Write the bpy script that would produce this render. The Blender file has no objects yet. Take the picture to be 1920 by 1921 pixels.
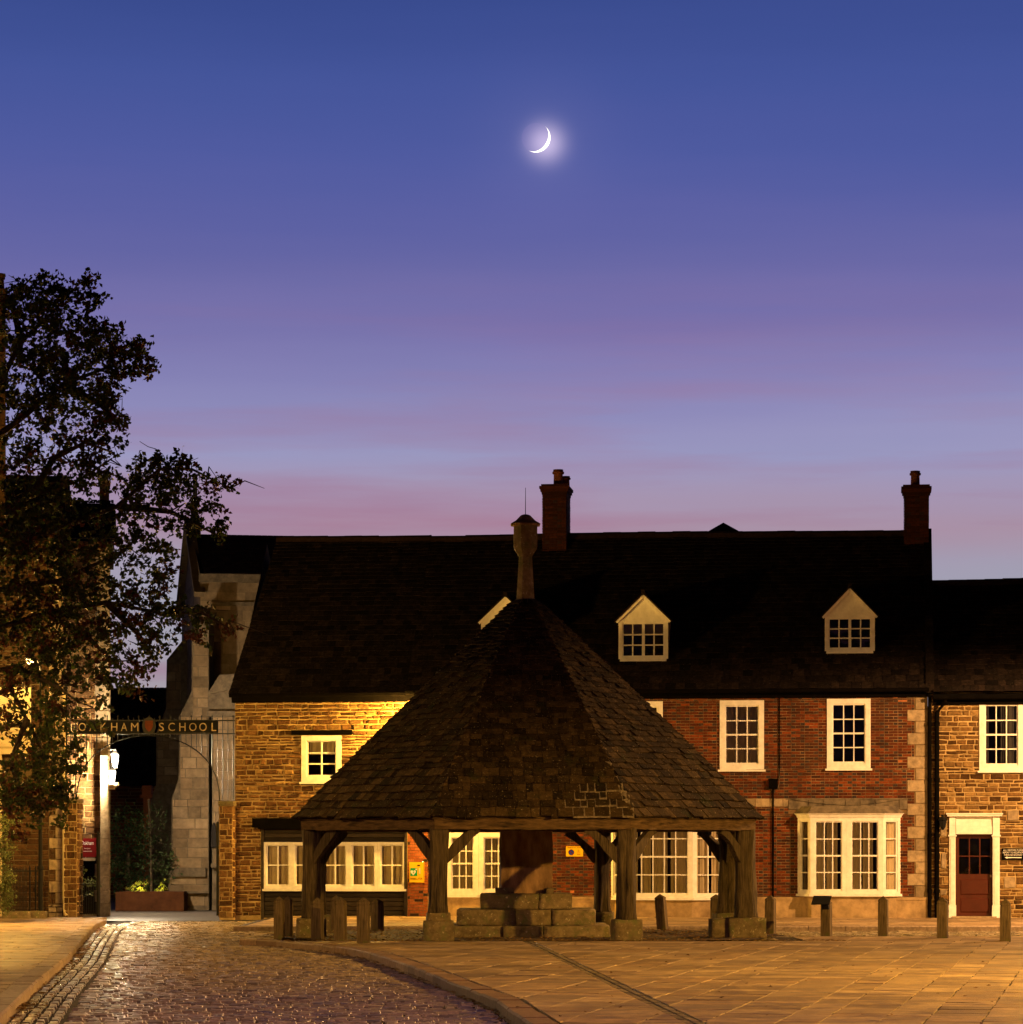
import bpy, math, random
import numpy as np
from mathutils import Vector, noise as mnoise
random.seed(7); np.random.seed(7)
U = random.uniform
scn = bpy.context.scene
COL = scn.collection
FPX, CX, HY, EH = 5740.0, 960.0, 1598.0, 1.6      # focal length and horizon in photo pixels, eye height

# ------------------------------------------------------------------ helpers
def at(px, py, Y):
    return Vector(((px-CX)/FPX*Y, Y, EH+(HY-py)/FPX*Y))
def gnd(px, py, z=0.0):
    Y = (EH-z)*FPX/(py-HY)
    return Vector(((px-CX)/FPX*Y, Y, z))

class Frame:
    """a vertical building plane: s along it, t into depth, z up"""
    def __init__(f, ox, oy, deg):
        f.ox, f.oy = ox, oy; f.c, f.s_ = math.cos(math.radians(deg)), math.sin(math.radians(deg)); f.deg = deg
    def w(f, s, t, z):
        return Vector((f.ox+s*f.c-t*f.s_, f.oy+s*f.s_+t*f.c, z))
    def S(f, px, t=0.0):
        k = (px-CX)/FPX
        return (k*(f.oy+t*f.c)-f.ox+t*f.s_)/(f.c-k*f.s_)
    def Z(f, px, py, t=0.0):
        Y = f.w(f.S(px, t), t, 0).y
        return EH+(HY-py)/FPX*Y
    def sub(f, a, b):
        """frame along the local segment a->b (each (s,t))"""
        A = f.w(a[0], a[1], 0); B = f.w(b[0], b[1], 0)
        g = Frame(A.x, A.y, math.degrees(math.atan2(B.y-A.y, B.x-A.x)))
        g.L = (B-A).length
        return g
WORLD = Frame(0, 0, 0)

class MB:
    def __init__(m): m.v = []; m.f = []; m.mi = []
    def poly(m, pts, mat=0):
        n = len(m.v); m.v.extend([tuple(p) for p in pts]); m.f.append(tuple(range(n, n+len(pts)))); m.mi.append(mat)
    def mesh(m, pts, faces, mat=0):
        n = len(m.v); m.v.extend([tuple(p) for p in pts])
        for fc in faces: m.f.append(tuple(n+i for i in fc)); m.mi.append(mat)
    def box(m, F, s0, s1, t0, t1, z0, z1, mat=0):
        P = [F.w(s, t, z) for z in (z0, z1) for (s, t) in ((s0, t0), (s1, t0), (s1, t1), (s0, t1))]
        m.mesh(P, [(0,1,5,4), (1,2,6,5), (2,3,7,6), (3,0,4,7), (4,5,6,7), (3,2,1,0)], mat)
    def stone(m, F, s0, s1, t0, d, z0, z1, b=.006, j=0.0, mat=0):
        """a stone standing d proud of plane t0, its edges bevelled by b"""
        J = lambda: U(-j, j)
        q = [(s0+J(), z0+J()), (s1+J(), z0+J()), (s1+J(), z1+J()), (s0+J(), z1+J())]
        bb = min(b, (s1-s0)*.3, (z1-z0)*.3)
        o = [F.w(s, t0, z) for s, z in q]
        cs = sum(s for s, z in q)/4; cz = sum(z for s, z in q)/4
        i = [F.w(s-math.copysign(bb, s-cs), t0-d+U(-j, j)*.25, z-math.copysign(bb, z-cz)) for s, z in q]
        m.mesh(o+i, [(4,5,6,7), (0,1,5,4), (1,2,6,5), (2,3,7,6), (3,0,4,7)], mat)
    def beam(m, p, q, w, h, mat=0, up=Vector((0,0,1)), taper=1.0):
        p = Vector(p); q = Vector(q); d = (q-p).normalized()
        x = d.cross(up)
        if x.length < 1e-4: x = Vector((1,0,0))
        x.normalize(); y = x.cross(d)
        P = [c + x*a*w/2*k + y*b*h/2*k for c, k in ((p, 1), (q, taper)) for a, b in ((-1,-1), (1,-1), (1,1), (-1,1))]
        m.mesh(P, [(0,1,5,4), (1,2,6,5), (2,3,7,6), (3,0,4,7), (4,5,6,7), (3,2,1,0)], mat)
    def tube(m, pts, rad, n=6, mat=0):
        pts = [Vector(p) for p in pts]
        rr = rad if isinstance(rad, (list, tuple)) else [rad]*len(pts)
        base = len(m.v)
        for i, p in enumerate(pts):
            d = (pts[min(i+1, len(pts)-1)]-pts[max(i-1, 0)]).normalized()
            a = d.cross(Vector((0,0,1)) if abs(d.z) < .9 else Vector((1,0,0))).normalized(); b = d.cross(a)
            for k in range(n):
                th = 2*math.pi*k/n
                m.v.append(tuple(p+(a*math.cos(th)+b*math.sin(th))*rr[i]))
        for i in range(len(pts)-1):
            for k in range(n):
                k2 = (k+1) % n
                m.f.append((base+i*n+k, base+i*n+k2, base+(i+1)*n+k2, base+(i+1)*n+k)); m.mi.append(mat)
        m.f.append(tuple(base+k for k in range(n))); m.mi.append(mat)
        m.f.append(tuple(base+(len(pts)-1)*n+k for k in range(n))[::-1]); m.mi.append(mat)
    def lathe(m, c, prof, n=12, mat=0, sq=False, rot=0.0):
        """prof: (radius, z) list round the vertical axis at c"""
        base = len(m.v)
        for r, z in prof:
            for k in range(n):
                th = 2*math.pi*(k+.5)/n+rot
                m.v.append((c[0]+r*math.cos(th), c[1]+r*math.sin(th), c[2]+z))
        for i in range(len(prof)-1):
            for k in range(n):
                k2 = (k+1) % n
                m.f.append((base+i*n+k, base+i*n+k2, base+(i+1)*n+k2, base+(i+1)*n+k)); m.mi.append(mat)
        m.f.append(tuple(base+k for k in range(n))[::-1]); m.mi.append(mat)
        m.f.append(tuple(base+(len(prof)-1)*n+k for k in range(n))); m.mi.append(mat)
    def rough(m, c, size, rot=0.0, j=.02, n=5, mat=0, rnd=.12, seed=0):
        """a weathered block: rounded, lumpy box; c = centre of its base"""
        sx, sy, sz = size; idx = {}; V = []
        def vert(a, b, cc):
            key = (a, b, cc)
            if key not in idx:
                p = Vector((a/n*2-1, b/n*2-1, cc/n*2-1))
                q = Vector([math.copysign(abs(v)**1.0, v) for v in p])
                L = max((abs(q.x)**8+abs(q.y)**8+abs(q.z)**8)**.125, 1e-6)
                q = q*(1-rnd)+q/L*rnd*max(abs(q.x), abs(q.y), abs(q.z))
                w = Vector((q.x*sx/2, q.y*sy/2, (q.z+1)*sz/2))
                nn = mnoise.noise_vector(w*3.1+Vector((seed*7.3, c[0], c[1])))+mnoise.noise_vector(w*9+Vector((seed, 3, 1)))*.4
                w += nn*j
                ca, sa = math.cos(rot), math.sin(rot)
                idx[key] = len(V); V.append((c[0]+w.x*ca-w.y*sa, c[1]+w.x*sa+w.y*ca, c[2]+w.z))
            return idx[key]
        F = []
        for a in range(n):
            for b in range(n):
                for cc in (0, n):
                    q = [vert(a, b, cc), vert(a+1, b, cc), vert(a+1, b+1, cc), vert(a, b+1, cc)]; F.append(tuple(q if cc else q[::-1]))
                    q = [vert(a, cc, b), vert(a+1, cc, b), vert(a+1, cc, b+1), vert(a, cc, b+1)]; F.append(tuple(q[::-1] if cc else q))
                    q = [vert(cc, a, b), vert(cc, a+1, b), vert(cc, a+1, b+1), vert(cc, a, b+1)]; F.append(tuple(q if cc else q[::-1]))
        m.mesh(V, F, mat)
    def build(m, name, mats, parent=None, smooth=False):
        me = bpy.data.meshes.new(name)
        off = Vector((0,0,0))
        if parent is not None:
            p = parent
            while p is not None: off += p.location; p = p.parent
        me.from_pydata([(x-off.x, y-off.y, z-off.z) for x, y, z in m.v], [], m.f)
        if not isinstance(mats, (list, tuple)): mats = [mats]
        for x in mats: me.materials.append(x)
        if len(mats) > 1: me.polygons.foreach_set('material_index', m.mi)
        if smooth: me.polygons.foreach_set('use_smooth', [True]*len(me.polygons))
        me.update()
        o = bpy.data.objects.new(name, me); COL.objects.link(o)
        if parent is not None: o.parent = parent
        return o

def tag(o, label, cat, group=None, kind=None):
    if label: o['label'] = label
    if cat: o['category'] = cat
    if group: o['group'] = group
    if kind: o['kind'] = kind
    return o
def thing(name, loc, label, cat, group=None):
    o = bpy.data.objects.new(name, None); COL.objects.link(o); o.location = loc; o.empty_display_size = .3
    return tag(o, label, cat, group)
def struct(name, mb, mats, smooth=False):
    o = mb.build(name, mats, None, smooth); o['kind'] = 'structure'; return o
def text_mesh(mb, txt, F, sc, zc, t, h, width=None, mat=0, depth=.004):
    """letters of cap height h centred at (sc, zc) on plane t of frame F"""
    cu = bpy.data.curves.new('lettering', 'FONT'); cu.body = txt; cu.align_x = 'CENTER'; cu.extrude = depth
    cu.resolution_u = 3
    ob = bpy.data.objects.new('lettering', cu); COL.objects.link(ob)
    me = bpy.data.meshes.new_from_object(ob)
    xs = [v.co.x for v in me.vertices]; ys = [v.co.y for v in me.vertices]
    x0, x1, y0, y1 = min(xs), max(xs), min(ys), max(ys)
    ky = h/(y1-y0); kx = (width/(x1-x0)) if width else ky
    P = [F.w(sc+(v.co.x-(x0+x1)/2)*kx, t-(v.co.z), zc+(v.co.y-(y0+y1)/2)*ky) for v in me.vertices]
    mb.mesh(P, [tuple(p.vertices) for p in me.polygons], mat)
    bpy.data.objects.remove(ob); bpy.data.meshes.remove(me); bpy.data.curves.remove(cu)

# ------------------------------------------------------------------ materials
def new_mat(name):
    m = bpy.data.materials.new(name); m.use_nodes = True
    nt = m.node_tree; b = nt.nodes['Principled BSDF']
    return m, nt, b, nt.links.new
def ramp(nt, cols, const=False):
    r = nt.nodes.new('ShaderNodeValToRGB'); e = r.color_ramp.elements
    while len(e) < len(cols): e.new(.5)
    for i, c in enumerate(cols):
        e[i].position = i/(len(cols)-1) if not const else i/len(cols)
        e[i].color = (*c, 1)
    if const: r.color_ramp.interpolation = 'CONSTANT'
    return r
def noise_node(nt, scale, detail=5, rough=.6, vec=None, stretch=None):
    n = nt.nodes.new('ShaderNodeTexNoise'); n.inputs['Scale'].default_value = scale
    n.inputs['Detail'].default_value = detail; n.inputs['Roughness'].default_value = rough
    tc = nt.nodes.new('ShaderNodeTexCoord'); src = tc.outputs['Object']
    if stretch:
        mp = nt.nodes.new('ShaderNodeMapping'); mp.inputs['Scale'].default_value = stretch
        nt.links.new(src, mp.inputs['Vector']); src = mp.outputs['Vector']
    nt.links.new(src, n.inputs['Vector'])
    return n
def surf(name, cols, rough=.85, nscale=9, nmix=.45, bump=.25, bscale=40, spots=None, spec=.08, stretch=None, metal=0, island=True, stain=None, rvar=0):
    """per-piece random colour from cols, mottled by noise, with bump and optional pale spots (lichen, mortar dust)"""
    m, nt, b, lk = new_mat(name)
    r = ramp(nt, cols)
    if island:
        g = nt.nodes.new('ShaderNodeNewGeometry'); lk(g.outputs['Random Per Island'], r.inputs['Fac'])
    else:
        n0 = noise_node(nt, nscale*.4, 4, .6, stretch=stretch)
        mr = nt.nodes.new('ShaderNodeMapRange'); mr.inputs[1].default_value = .3; mr.inputs[2].default_value = .7
        lk(n0.outputs['Fac'], mr.inputs[0]); lk(mr.outputs[0], r.inputs['Fac'])
    out = r.outputs['Color']
    n = noise_node(nt, nscale, 6, .65, stretch=stretch)
    mr = nt.nodes.new('ShaderNodeMapRange'); mr.inputs[1].default_value = .3; mr.inputs[2].default_value = .7
    mr.inputs[3].default_value = 1-nmix; mr.inputs[4].default_value = 1+nmix
    lk(n.outputs['Fac'], mr.inputs[0])
    mx = nt.nodes.new('ShaderNodeMix'); mx.data_type = 'RGBA'; mx.blend_type = 'MULTIPLY'; mx.inputs[0].default_value = 1
    lk(out, mx.inputs[6]); lk(mr.outputs[0], mx.inputs[7]); out = mx.outputs[2]
    if stain:
        sc_, lo, hi, c = stain
        n2 = noise_node(nt, sc_, 4, .6)
        m2 = nt.nodes.new('ShaderNodeMapRange'); m2.inputs[1].default_value = lo; m2.inputs[2].default_value = hi
        lk(n2.outputs['Fac'], m2.inputs[0])
        x2 = nt.nodes.new('ShaderNodeMix'); x2.data_type = 'RGBA'; lk(m2.outputs[0], x2.inputs[0]); lk(out, x2.inputs[6]); x2.inputs[7].default_value = (*c, 1)
        out = x2.outputs[2]
    if spots:
        sc_, lo, hi, c = spots
        n3 = noise_node(nt, sc_, 3, .7)
        m3 = nt.nodes.new('ShaderNodeMapRange'); m3.inputs[1].default_value = lo; m3.inputs[2].default_value = hi
        lk(n3.outputs['Fac'], m3.inputs[0])
        x3 = nt.nodes.new('ShaderNodeMix'); x3.data_type = 'RGBA'; lk(m3.outputs[0], x3.inputs[0]); lk(out, x3.inputs[6]); x3.inputs[7].default_value = (*c, 1)
        out = x3.outputs[2]
    lk(out, b.inputs['Base Color'])
    b.inputs['Roughness'].default_value = rough; b.inputs['Specular IOR Level'].default_value = spec; b.inputs['Metallic'].default_value = metal
    if rvar:
        n5 = noise_node(nt, 3.0, 4, .6); m5 = nt.nodes.new('ShaderNodeMapRange'); m5.inputs[1].default_value = .35; m5.inputs[2].default_value = .65
        m5.inputs[3].default_value = rough-rvar; m5.inputs[4].default_value = rough+rvar
        lk(n5.outputs['Fac'], m5.inputs[0]); lk(m5.outputs[0], b.inputs['Roughness'])
    if bump:
        n4 = noise_node(nt, bscale, 5, .65, stretch=stretch)
        bp = nt.nodes.new('ShaderNodeBump'); bp.inputs['Strength'].default_value = bump; bp.inputs['Distance'].default_value = .03
        lk(n4.outputs['Fac'], bp.inputs['Height']); lk(bp.outputs['Normal'], b.inputs['Normal'])
    return m
def emit(name, col, strength):
    m, nt, b, lk = new_mat(name)
    b.inputs['Base Color'].default_value = (*col, 1); b.inputs['Emission Color'].default_value = (*col, 1); b.inputs['Emission Strength'].default_value = strength
    return m
M = {}
M['ironstone'] = surf('ironstone', [(.045,.022,.009),(.095,.046,.018),(.17,.088,.033),(.07,.033,.014),(.25,.15,.06),(.085,.041,.017),(.13,.064,.025)], nscale=14, nmix=.5, bump=.55, bscale=28, spots=(60,.66,.74,(.45,.38,.27)))
M['ironstone2'] = surf('ironstone_right', [(.045,.022,.007),(.10,.052,.017),(.18,.10,.034),(.065,.033,.011),(.29,.18,.065),(.09,.047,.016)], nscale=14, nmix=.45, bump=.5, bscale=28)
M['lodge_stone'] = surf('dimmed_lodge_stone', [(.035,.018,.009),(.06,.031,.014),(.085,.046,.02),(.045,.023,.011)], nscale=14, nmix=.5, bump=.5, bscale=28)  # ironstone darkened in colour, standing in for weaker lamplight on the lodge
M['lodge_mortar'] = surf('lodge_mortar', [(.09,.062,.034),(.14,.10,.055)], nscale=6, nmix=.3, bump=.4, island=False)  # lodge mortar, its dimness likewise put into the colour
M['curtain_dark'] = surf('dark_curtain', [(.045,.04,.04),(.06,.052,.05)], nscale=3, nmix=.1, bump=.05, island=False)
M['mortar_warm'] = surf('lime_mortar', [(.28,.19,.08),(.45,.32,.145)], nscale=6, nmix=.3, bump=.4, island=False)
M['brick'] = surf('red_brick', [(.125,.028,.008),(.06,.016,.008),(.20,.047,.012),(.085,.020,.008),(.035,.013,.009),(.15,.036,.011)], nscale=18, nmix=.35, bump=.35, bscale=50, stain=(.7,.50,.74,(.05,.022,.011)))
M['brick_dim'] = surf('dimmed_brick', [(.07,.022,.012),(.04,.016,.010),(.10,.030,.014),(.05,.018,.011)], nscale=18, nmix=.35, bump=.35, bscale=50)  # red brick darkened in colour for the weak light up at the chimneys
M['brick_dark'] = surf('burnt_header_brick', [(.03,.022,.02),(.055,.03,.022),(.04,.026,.022)], nscale=18, nmix=.3, bump=.3, rough=.6)
M['brick_new'] = surf('orange_brick', [(.36,.12,.04),(.30,.085,.03),(.42,.15,.055)], nscale=18, nmix=.25, bump=.3)
M['mortar_grey'] = surf('brick_mortar', [(.08,.045,.02),(.30,.20,.10)], nscale=5, nmix=.4, bump=.3, island=False)
M['quoin'] = surf('dressed_limestone', [(.29,.22,.135),(.22,.165,.10),(.34,.26,.165),(.26,.195,.12)], nscale=7, nmix=.4, bump=.35, bscale=30)
M['plinth'] = surf('rendered_plinth', [(.26,.18,.09),(.36,.25,.13),(.22,.15,.08)], nscale=3.5, nmix=.35, bump=.3, island=False)
M['ashlar'] = surf('grey_ashlar', [(.125,.086,.05),(.17,.12,.07),(.095,.067,.04),(.20,.142,.085)], nscale=4, nmix=.3, bump=.25, stain=(.5,.55,.8,(.09,.075,.06)))
M['ashlar_dark'] = surf('weathered_ashlar', [(.075,.057,.038),(.10,.077,.052)], nscale=6, nmix=.4, bump=.3, island=False)
M['slate'] = surf('stone_slate', [(.010,.0065,.006),(.017,.011,.009),(.005,.0035,.003),(.028,.018,.014),(.011,.008,.007)], nscale=11, nmix=.7, bump=.6, bscale=30, spots=(22,.67,.71,(.13,.105,.09)), rough=.95, spec=.1)
M['slate_cross'] = surf('mossy_stone_slate', [(.026,.016,.007),(.046,.028,.012),(.014,.009,.005),(.080,.050,.022),(.030,.020,.010)], nscale=11, nmix=.5, bump=.7, bscale=30, spots=(26,.64,.68,(.30,.23,.15)), stain=(2.2,.58,.78,(.028,.030,.010)), rough=.95, spec=.1)
M['lime_patch'] = surf('lime_pointing', [(.09,.07,.05),(.34,.27,.19)], nscale=22, nmix=.6, bump=.5, island=False)
M['ridge'] = surf('ridge_tile', [(.03,.019,.015),(.045,.026,.02)], nscale=12, nmix=.4, bump=.4, bscale=30)
M['oak'] = surf('weathered_oak', [(.042,.030,.017),(.090,.065,.037),(.014,.010,.006)], nscale=16, nmix=.55, bump=.9, bscale=26, stretch=(2.2,2.2,.16), island=False, rough=.9, spec=.15)
M['oakbeam'] = surf('weathered_oak_beam', [(.06,.036,.017),(.12,.074,.034),(.025,.016,.009)], nscale=10, nmix=.5, bump=.7, bscale=22, stretch=(.5,.5,3), island=False, rough=.9, spec=.15)
M['bollard'] = surf('bollard_oak', [(.085,.062,.036),(.14,.10,.058),(.05,.036,.022)], nscale=14, nmix=.45, bump=.6, bscale=28, stretch=(3,3,.25), island=False, rough=.85, stain=(3,.58,.7,(.10,.11,.03)))
M['block'] = surf('lichened_stone_block', [(.15,.11,.058),(.25,.185,.105),(.08,.06,.034)], nscale=7, nmix=.45, bump=.7, bscale=18, stain=(5,.5,.68,(.12,.12,.05)), spots=(16,.62,.7,(.42,.36,.24)))
M['pier'] = surf('pier_stone', [(.20,.11,.055),(.28,.17,.09),(.14,.08,.042)], nscale=5, nmix=.5, bump=.5, bscale=14, island=False, stretch=(1,1,.35))
M['white'] = surf('white_gloss_paint', [(.70,.67,.63),(.80,.78,.74)], nscale=7, nmix=.13, bump=.12, island=False, rough=.5, spec=.4)
M['black'] = surf('black_paint', [(.003,.0026,.0023),(.005,.0042,.0036)], nscale=8, nmix=.3, bump=.1, island=False, rough=.9, spec=0.0)
M['boards'] = surf('black_stained_boards', [(.022,.018,.015),(.045,.036,.028),(.016,.013,.011)], nscale=12, nmix=.4, bump=.4, stretch=(.3,.3,2))
M['iron'] = surf('black_iron', [(.008,.008,.008),(.013,.012,.012)], nscale=8, nmix=.2, bump=.05, island=False, rough=.5, spec=.12)
M['signboard'] = surf('black_signboard', [(.006,.006,.006),(.009,.009,.009)], nscale=8, nmix=.2, bump=0, island=False, rough=.8, spec=.08)
M['maroon'] = surf('maroon_paint', [(.052,.010,.004),(.068,.013,.006)], nscale=4, nmix=.15, bump=.12, island=False, rough=.45, spec=.15)
M['yellow'] = surf('yellow_paint', [(.85,.50,.015),(.85,.52,.02)], nscale=4, nmix=.04, bump=.02, island=False, rough=.4)
M['green'] = surf('green_label', [(.01,.28,.09),(.01,.3,.1)], nscale=4, nmix=.03, bump=0, island=False, rough=.4)
M['blue'] = surf('blue_roundel', [(.01,.05,.42),(.01,.05,.45)], nscale=4, nmix=.03, bump=0, island=False, rough=.4)
M['red'] = surf('red_board', [(.12,.006,.007),(.15,.008,.009)], nscale=4, nmix=.05, bump=0, island=False, rough=.5)
M['cream'] = surf('cream_stucco', [(.52,.41,.22),(.58,.46,.26)], nscale=4, nmix=.12, bump=.1, island=False)
M['lead'] = surf('lead_roof', [(.11,.09,.065),(.17,.135,.095),(.08,.065,.05)], nscale=6, nmix=.4, bump=.3, island=False)
M['curtain'] = surf('linen_curtain', [(.52,.41,.27),(.58,.46,.31)], nscale=3, nmix=.1, bump=.05, island=False)
M['curtain_grey'] = surf('grey_curtain', [(.26,.21,.18),(.31,.25,.21)], nscale=3, nmix=.1, bump=.05, island=False)
M['room'] = surf('dark_room', [(.012,.010,.010),(.016,.014,.013)], nscale=3, nmix=.1, bump=0, island=False)
M['terracotta'] = surf('terracotta_pot', [(.16,.055,.035),(.22,.08,.05)], nscale=8, nmix=.3, bump=.2, island=False)
M['corten'] = surf('rusty_steel', [(.045,.016,.005),(.06,.022,.008),(.03,.011,.004)], nscale=3, nmix=.3, bump=.15, island=False)
M['flag'] = surf('york_flagstone', [(.27,.185,.105),(.36,.255,.15),(.21,.145,.085),(.42,.30,.18),(.31,.205,.115),(.25,.18,.115)], nscale=3, nmix=.5, bump=.8, bscale=14, rough=.6, rvar=.15, stain=(.8,.5,.75,(.16,.11,.065)))
M['sett'] = surf('granite_sett', [(.18,.135,.085),(.30,.23,.145),(.10,.075,.05),(.40,.31,.20),(.22,.165,.105)], nscale=18, nmix=.35, bump=.3, bscale=35, rough=.36, spec=.5, rvar=.10)
M['gutter_sett'] = surf('gutter_sett', [(.16,.125,.08),(.24,.185,.12),(.11,.085,.055)], nscale=14, nmix=.35, bump=.4, bscale=40, rough=.8)
M['kerb'] = surf('granite_kerb', [(.30,.22,.16),(.24,.175,.125),(.34,.25,.18)], nscale=14, nmix=.35, bump=.4, bscale=40, rough=.7)
M['kerb_pink'] = surf('pink_granite_kerb', [(.25,.155,.095),(.19,.12,.075),(.30,.19,.115)], nscale=14, nmix=.3, bump=.35, bscale=40, rough=.7)
M['soil'] = surf('earth', [(.055,.036,.022),(.09,.062,.036)], nscale=3, nmix=.5, bump=.6, bscale=14, island=False)
M['tarmac'] = surf('smooth_tarmac', [(.055,.048,.045),(.085,.073,.066)], nscale=2, nmix=.25, bump=.2, bscale=50, island=False, rough=.5, stretch=(.4,2,1))
M['joint'] = surf('joint_dirt', [(.035,.026,.018),(.06,.045,.03)], nscale=6, nmix=.4, bump=.3, island=False)
M['litter'] = surf('fallen_leaf', [(.22,.11,.03),(.13,.06,.02),(.30,.19,.06),(.10,.05,.02)], nscale=10, nmix=.2, bump=0)
M['bark'] = surf('bark', [(.045,.032,.022),(.08,.058,.038)], nscale=12, nmix=.4, bump=.6, bscale=20, island=False)
def leafmat(name, cols, trans=.25):
    m, nt, b, lk = new_mat(name)
    r = ramp(nt, cols); g = nt.nodes.new('ShaderNodeNewGeometry'); lk(g.outputs['Random Per Island'], r.inputs['Fac'])
    n = noise_node(nt, .9, 3, .6); mr = nt.nodes.new('ShaderNodeMapRange'); mr.inputs[1].default_value = .35; mr.inputs[2].default_value = .65
    mr.inputs[3].default_value = .6; mr.inputs[4].default_value = 1.4; lk(n.outputs['Fac'], mr.inputs[0])
    mx = nt.nodes.new('ShaderNodeMix'); mx.data_type = 'RGBA'; mx.blend_type = 'MULTIPLY'; mx.inputs[0].default_value = 1
    lk(r.outputs['Color'], mx.inputs[6]); lk(mr.outputs[0], mx.inputs[7]); lk(mx.outputs[2], b.inputs['Base Color'])
    b.inputs['Roughness'].default_value = .6; b.inputs['Specular IOR Level'].default_value = .2
    t = nt.nodes.new('ShaderNodeBsdfTranslucent'); lk(mx.outputs[2], t.inputs['Color'])
    ms = nt.nodes.new('ShaderNodeMixShader'); ms.inputs[0].default_value = trans
    lk(b.outputs[0], ms.inputs[1]); lk(t.outputs[0], ms.inputs[2]); lk(ms.outputs[0], nt.nodes['Material Output'].inputs['Surface'])
    return m
M['leaf'] = leafmat('hawthorn_leaf', [(.030,.046,.010),(.048,.066,.015),(.020,.034,.008),(.05,.05,.013),(.06,.036,.012)])
M['leaf_red'] = leafmat('reddening_leaf', [(.06,.018,.009),(.085,.028,.012),(.04,.015,.008)])
M['leaf_hedge'] = leafmat('hedge_leaf', [(.05,.07,.02),(.08,.10,.03),(.12,.12,.04)])
M['leaf_dark'] = leafmat('dark_shrub_leaf', [(.02,.04,.012),(.035,.06,.018),(.05,.07,.02)])
M['flower'] = leafmat('yellow_green_leaf', [(.30,.32,.03),(.4,.36,.05),(.2,.3,.03)])
def glassmat():
    m, nt, b, lk = new_mat('window_glass')
    nt.nodes.remove(b)
    t = nt.nodes.new('ShaderNodeBsdfTransparent'); t.inputs['Color'].default_value = (.86,.87,.85,1)
    g = nt.nodes.new('ShaderNodeBsdfGlossy'); g.inputs['Roughness'].default_value = .02
    n = noise_node(nt, 1.3, 2, .5); bp = nt.nodes.new('ShaderNodeBump'); bp.inputs['Strength'].default_value = .25; bp.inputs['Distance'].default_value = .05
    lk(n.outputs['Fac'], bp.inputs['Height']); lk(bp.outputs['Normal'], g.inputs['Normal'])
    fr = nt.nodes.new('ShaderNodeFresnel'); fr.inputs['IOR'].default_value = 1.5
    ms = nt.nodes.new('ShaderNodeMixShader'); lk(fr.outputs[0], ms.inputs[0]); lk(t.outputs[0], ms.inputs[1]); lk(g.outputs[0], ms.inputs[2])
    lk(ms.outputs[0], nt.nodes['Material Output'].inputs['Surface'])
    return m
M['glass'] = glassmat()
M['lamp_white'] = emit('lit_white_lantern', (1,.93,.80), 14)
M['lamp_warm'] = emit('lit_warm_lantern', (1,.62,.22), 9)
M['led'] = emit('green_indicator', (.3,1,.4), 5)
M['spotlamp'] = emit('lit_garden_spot', (1,.85,.35), 20)

# ------------------------------------------------------------------ wall helpers
def wall_cells(mb, F, s0, s1, z0, z1, holes, t=0.0, mat=0, reveal=.14):
    ss = sorted({s0, s1, *[min(max(h[i], s0), s1) for h in holes for i in (0, 1)]})
    zs = sorted({z0, z1, *[min(max(h[i], z0), z1) for h in holes for i in (2, 3)]})
    for a, b in zip(ss, ss[1:]):
        for c, d in zip(zs, zs[1:]):
            ms, mz = (a+b)/2, (c+d)/2
            if any(h[0] < ms < h[1] and h[2] < mz < h[3] for h in holes): continue
            mb.poly([F.w(a, t, c), F.w(b, t, c), F.w(b, t, d), F.w(a, t, d)], mat)
    for h in holes:
        a, b, c, d = h[:4]
        for q in (((a, c), (a, d)), ((b, d), (b, c)), ((a, d), (b, d)), ((b, c), (a, c))):
            (p, r), (p2, r2) = q
            mb.poly([F.w(p, t, r), F.w(p2, t, r2), F.w(p2, t+reveal, r2), F.w(p, t+reveal, r)], mat)
def masonry(mb, F, s0, s1, z0, z1, holes, hr, lr, gap, t=0.0, d=(.008, .03), b=.008, j=.006, pick=None, bond=None):
    edges = sorted({h[i] for h in holes for i in (2, 3)} | {z1})
    z = z0; row = 0
    while z < z1-.02:
        h = U(*hr)
        for e in edges:
            if z+.4*h < e < z+1.4*h: h = e-z; break
        if z+h > z1: h = z1-z
        cuts = sorted([(max(q[0], s0), min(q[1], s1)) for q in holes if q[2] < z+h-.012 and q[3] > z+.012 and q[1] > s0 and q[0] < s1])
        iv = []; c = s0
        for a, e in cuts:
            if a > c: iv.append((c, a))
            c = max(c, e)
        if c < s1: iv.append((c, s1))
        for a, e in iv:
            s = a-(U(0, lr[1]*.5) if a == s0 else 0); k = 0
            if bond: s = a if a != s0 else a-(.11 if row % 2 else .0)-.05
            while s < e-.015:
                hd = False
                if bond: hd = (k+row) % 2 == 0; L = (.108 if hd else .222)
                else: L = U(*lr)
                s2 = min(s+L, e); sa = max(s, a)
                if e-s2 < .05: s2 = e
                if s2-sa > .03:
                    mt = pick(hd) if pick else 0
                    mb.stone(F, sa+gap/2, s2-gap/2, t, U(*d), z+gap/2, z+h-gap/2, b, j, mt)
                s += L; k += 1
                if s2 == e: break
        z += h; row += 1
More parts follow.
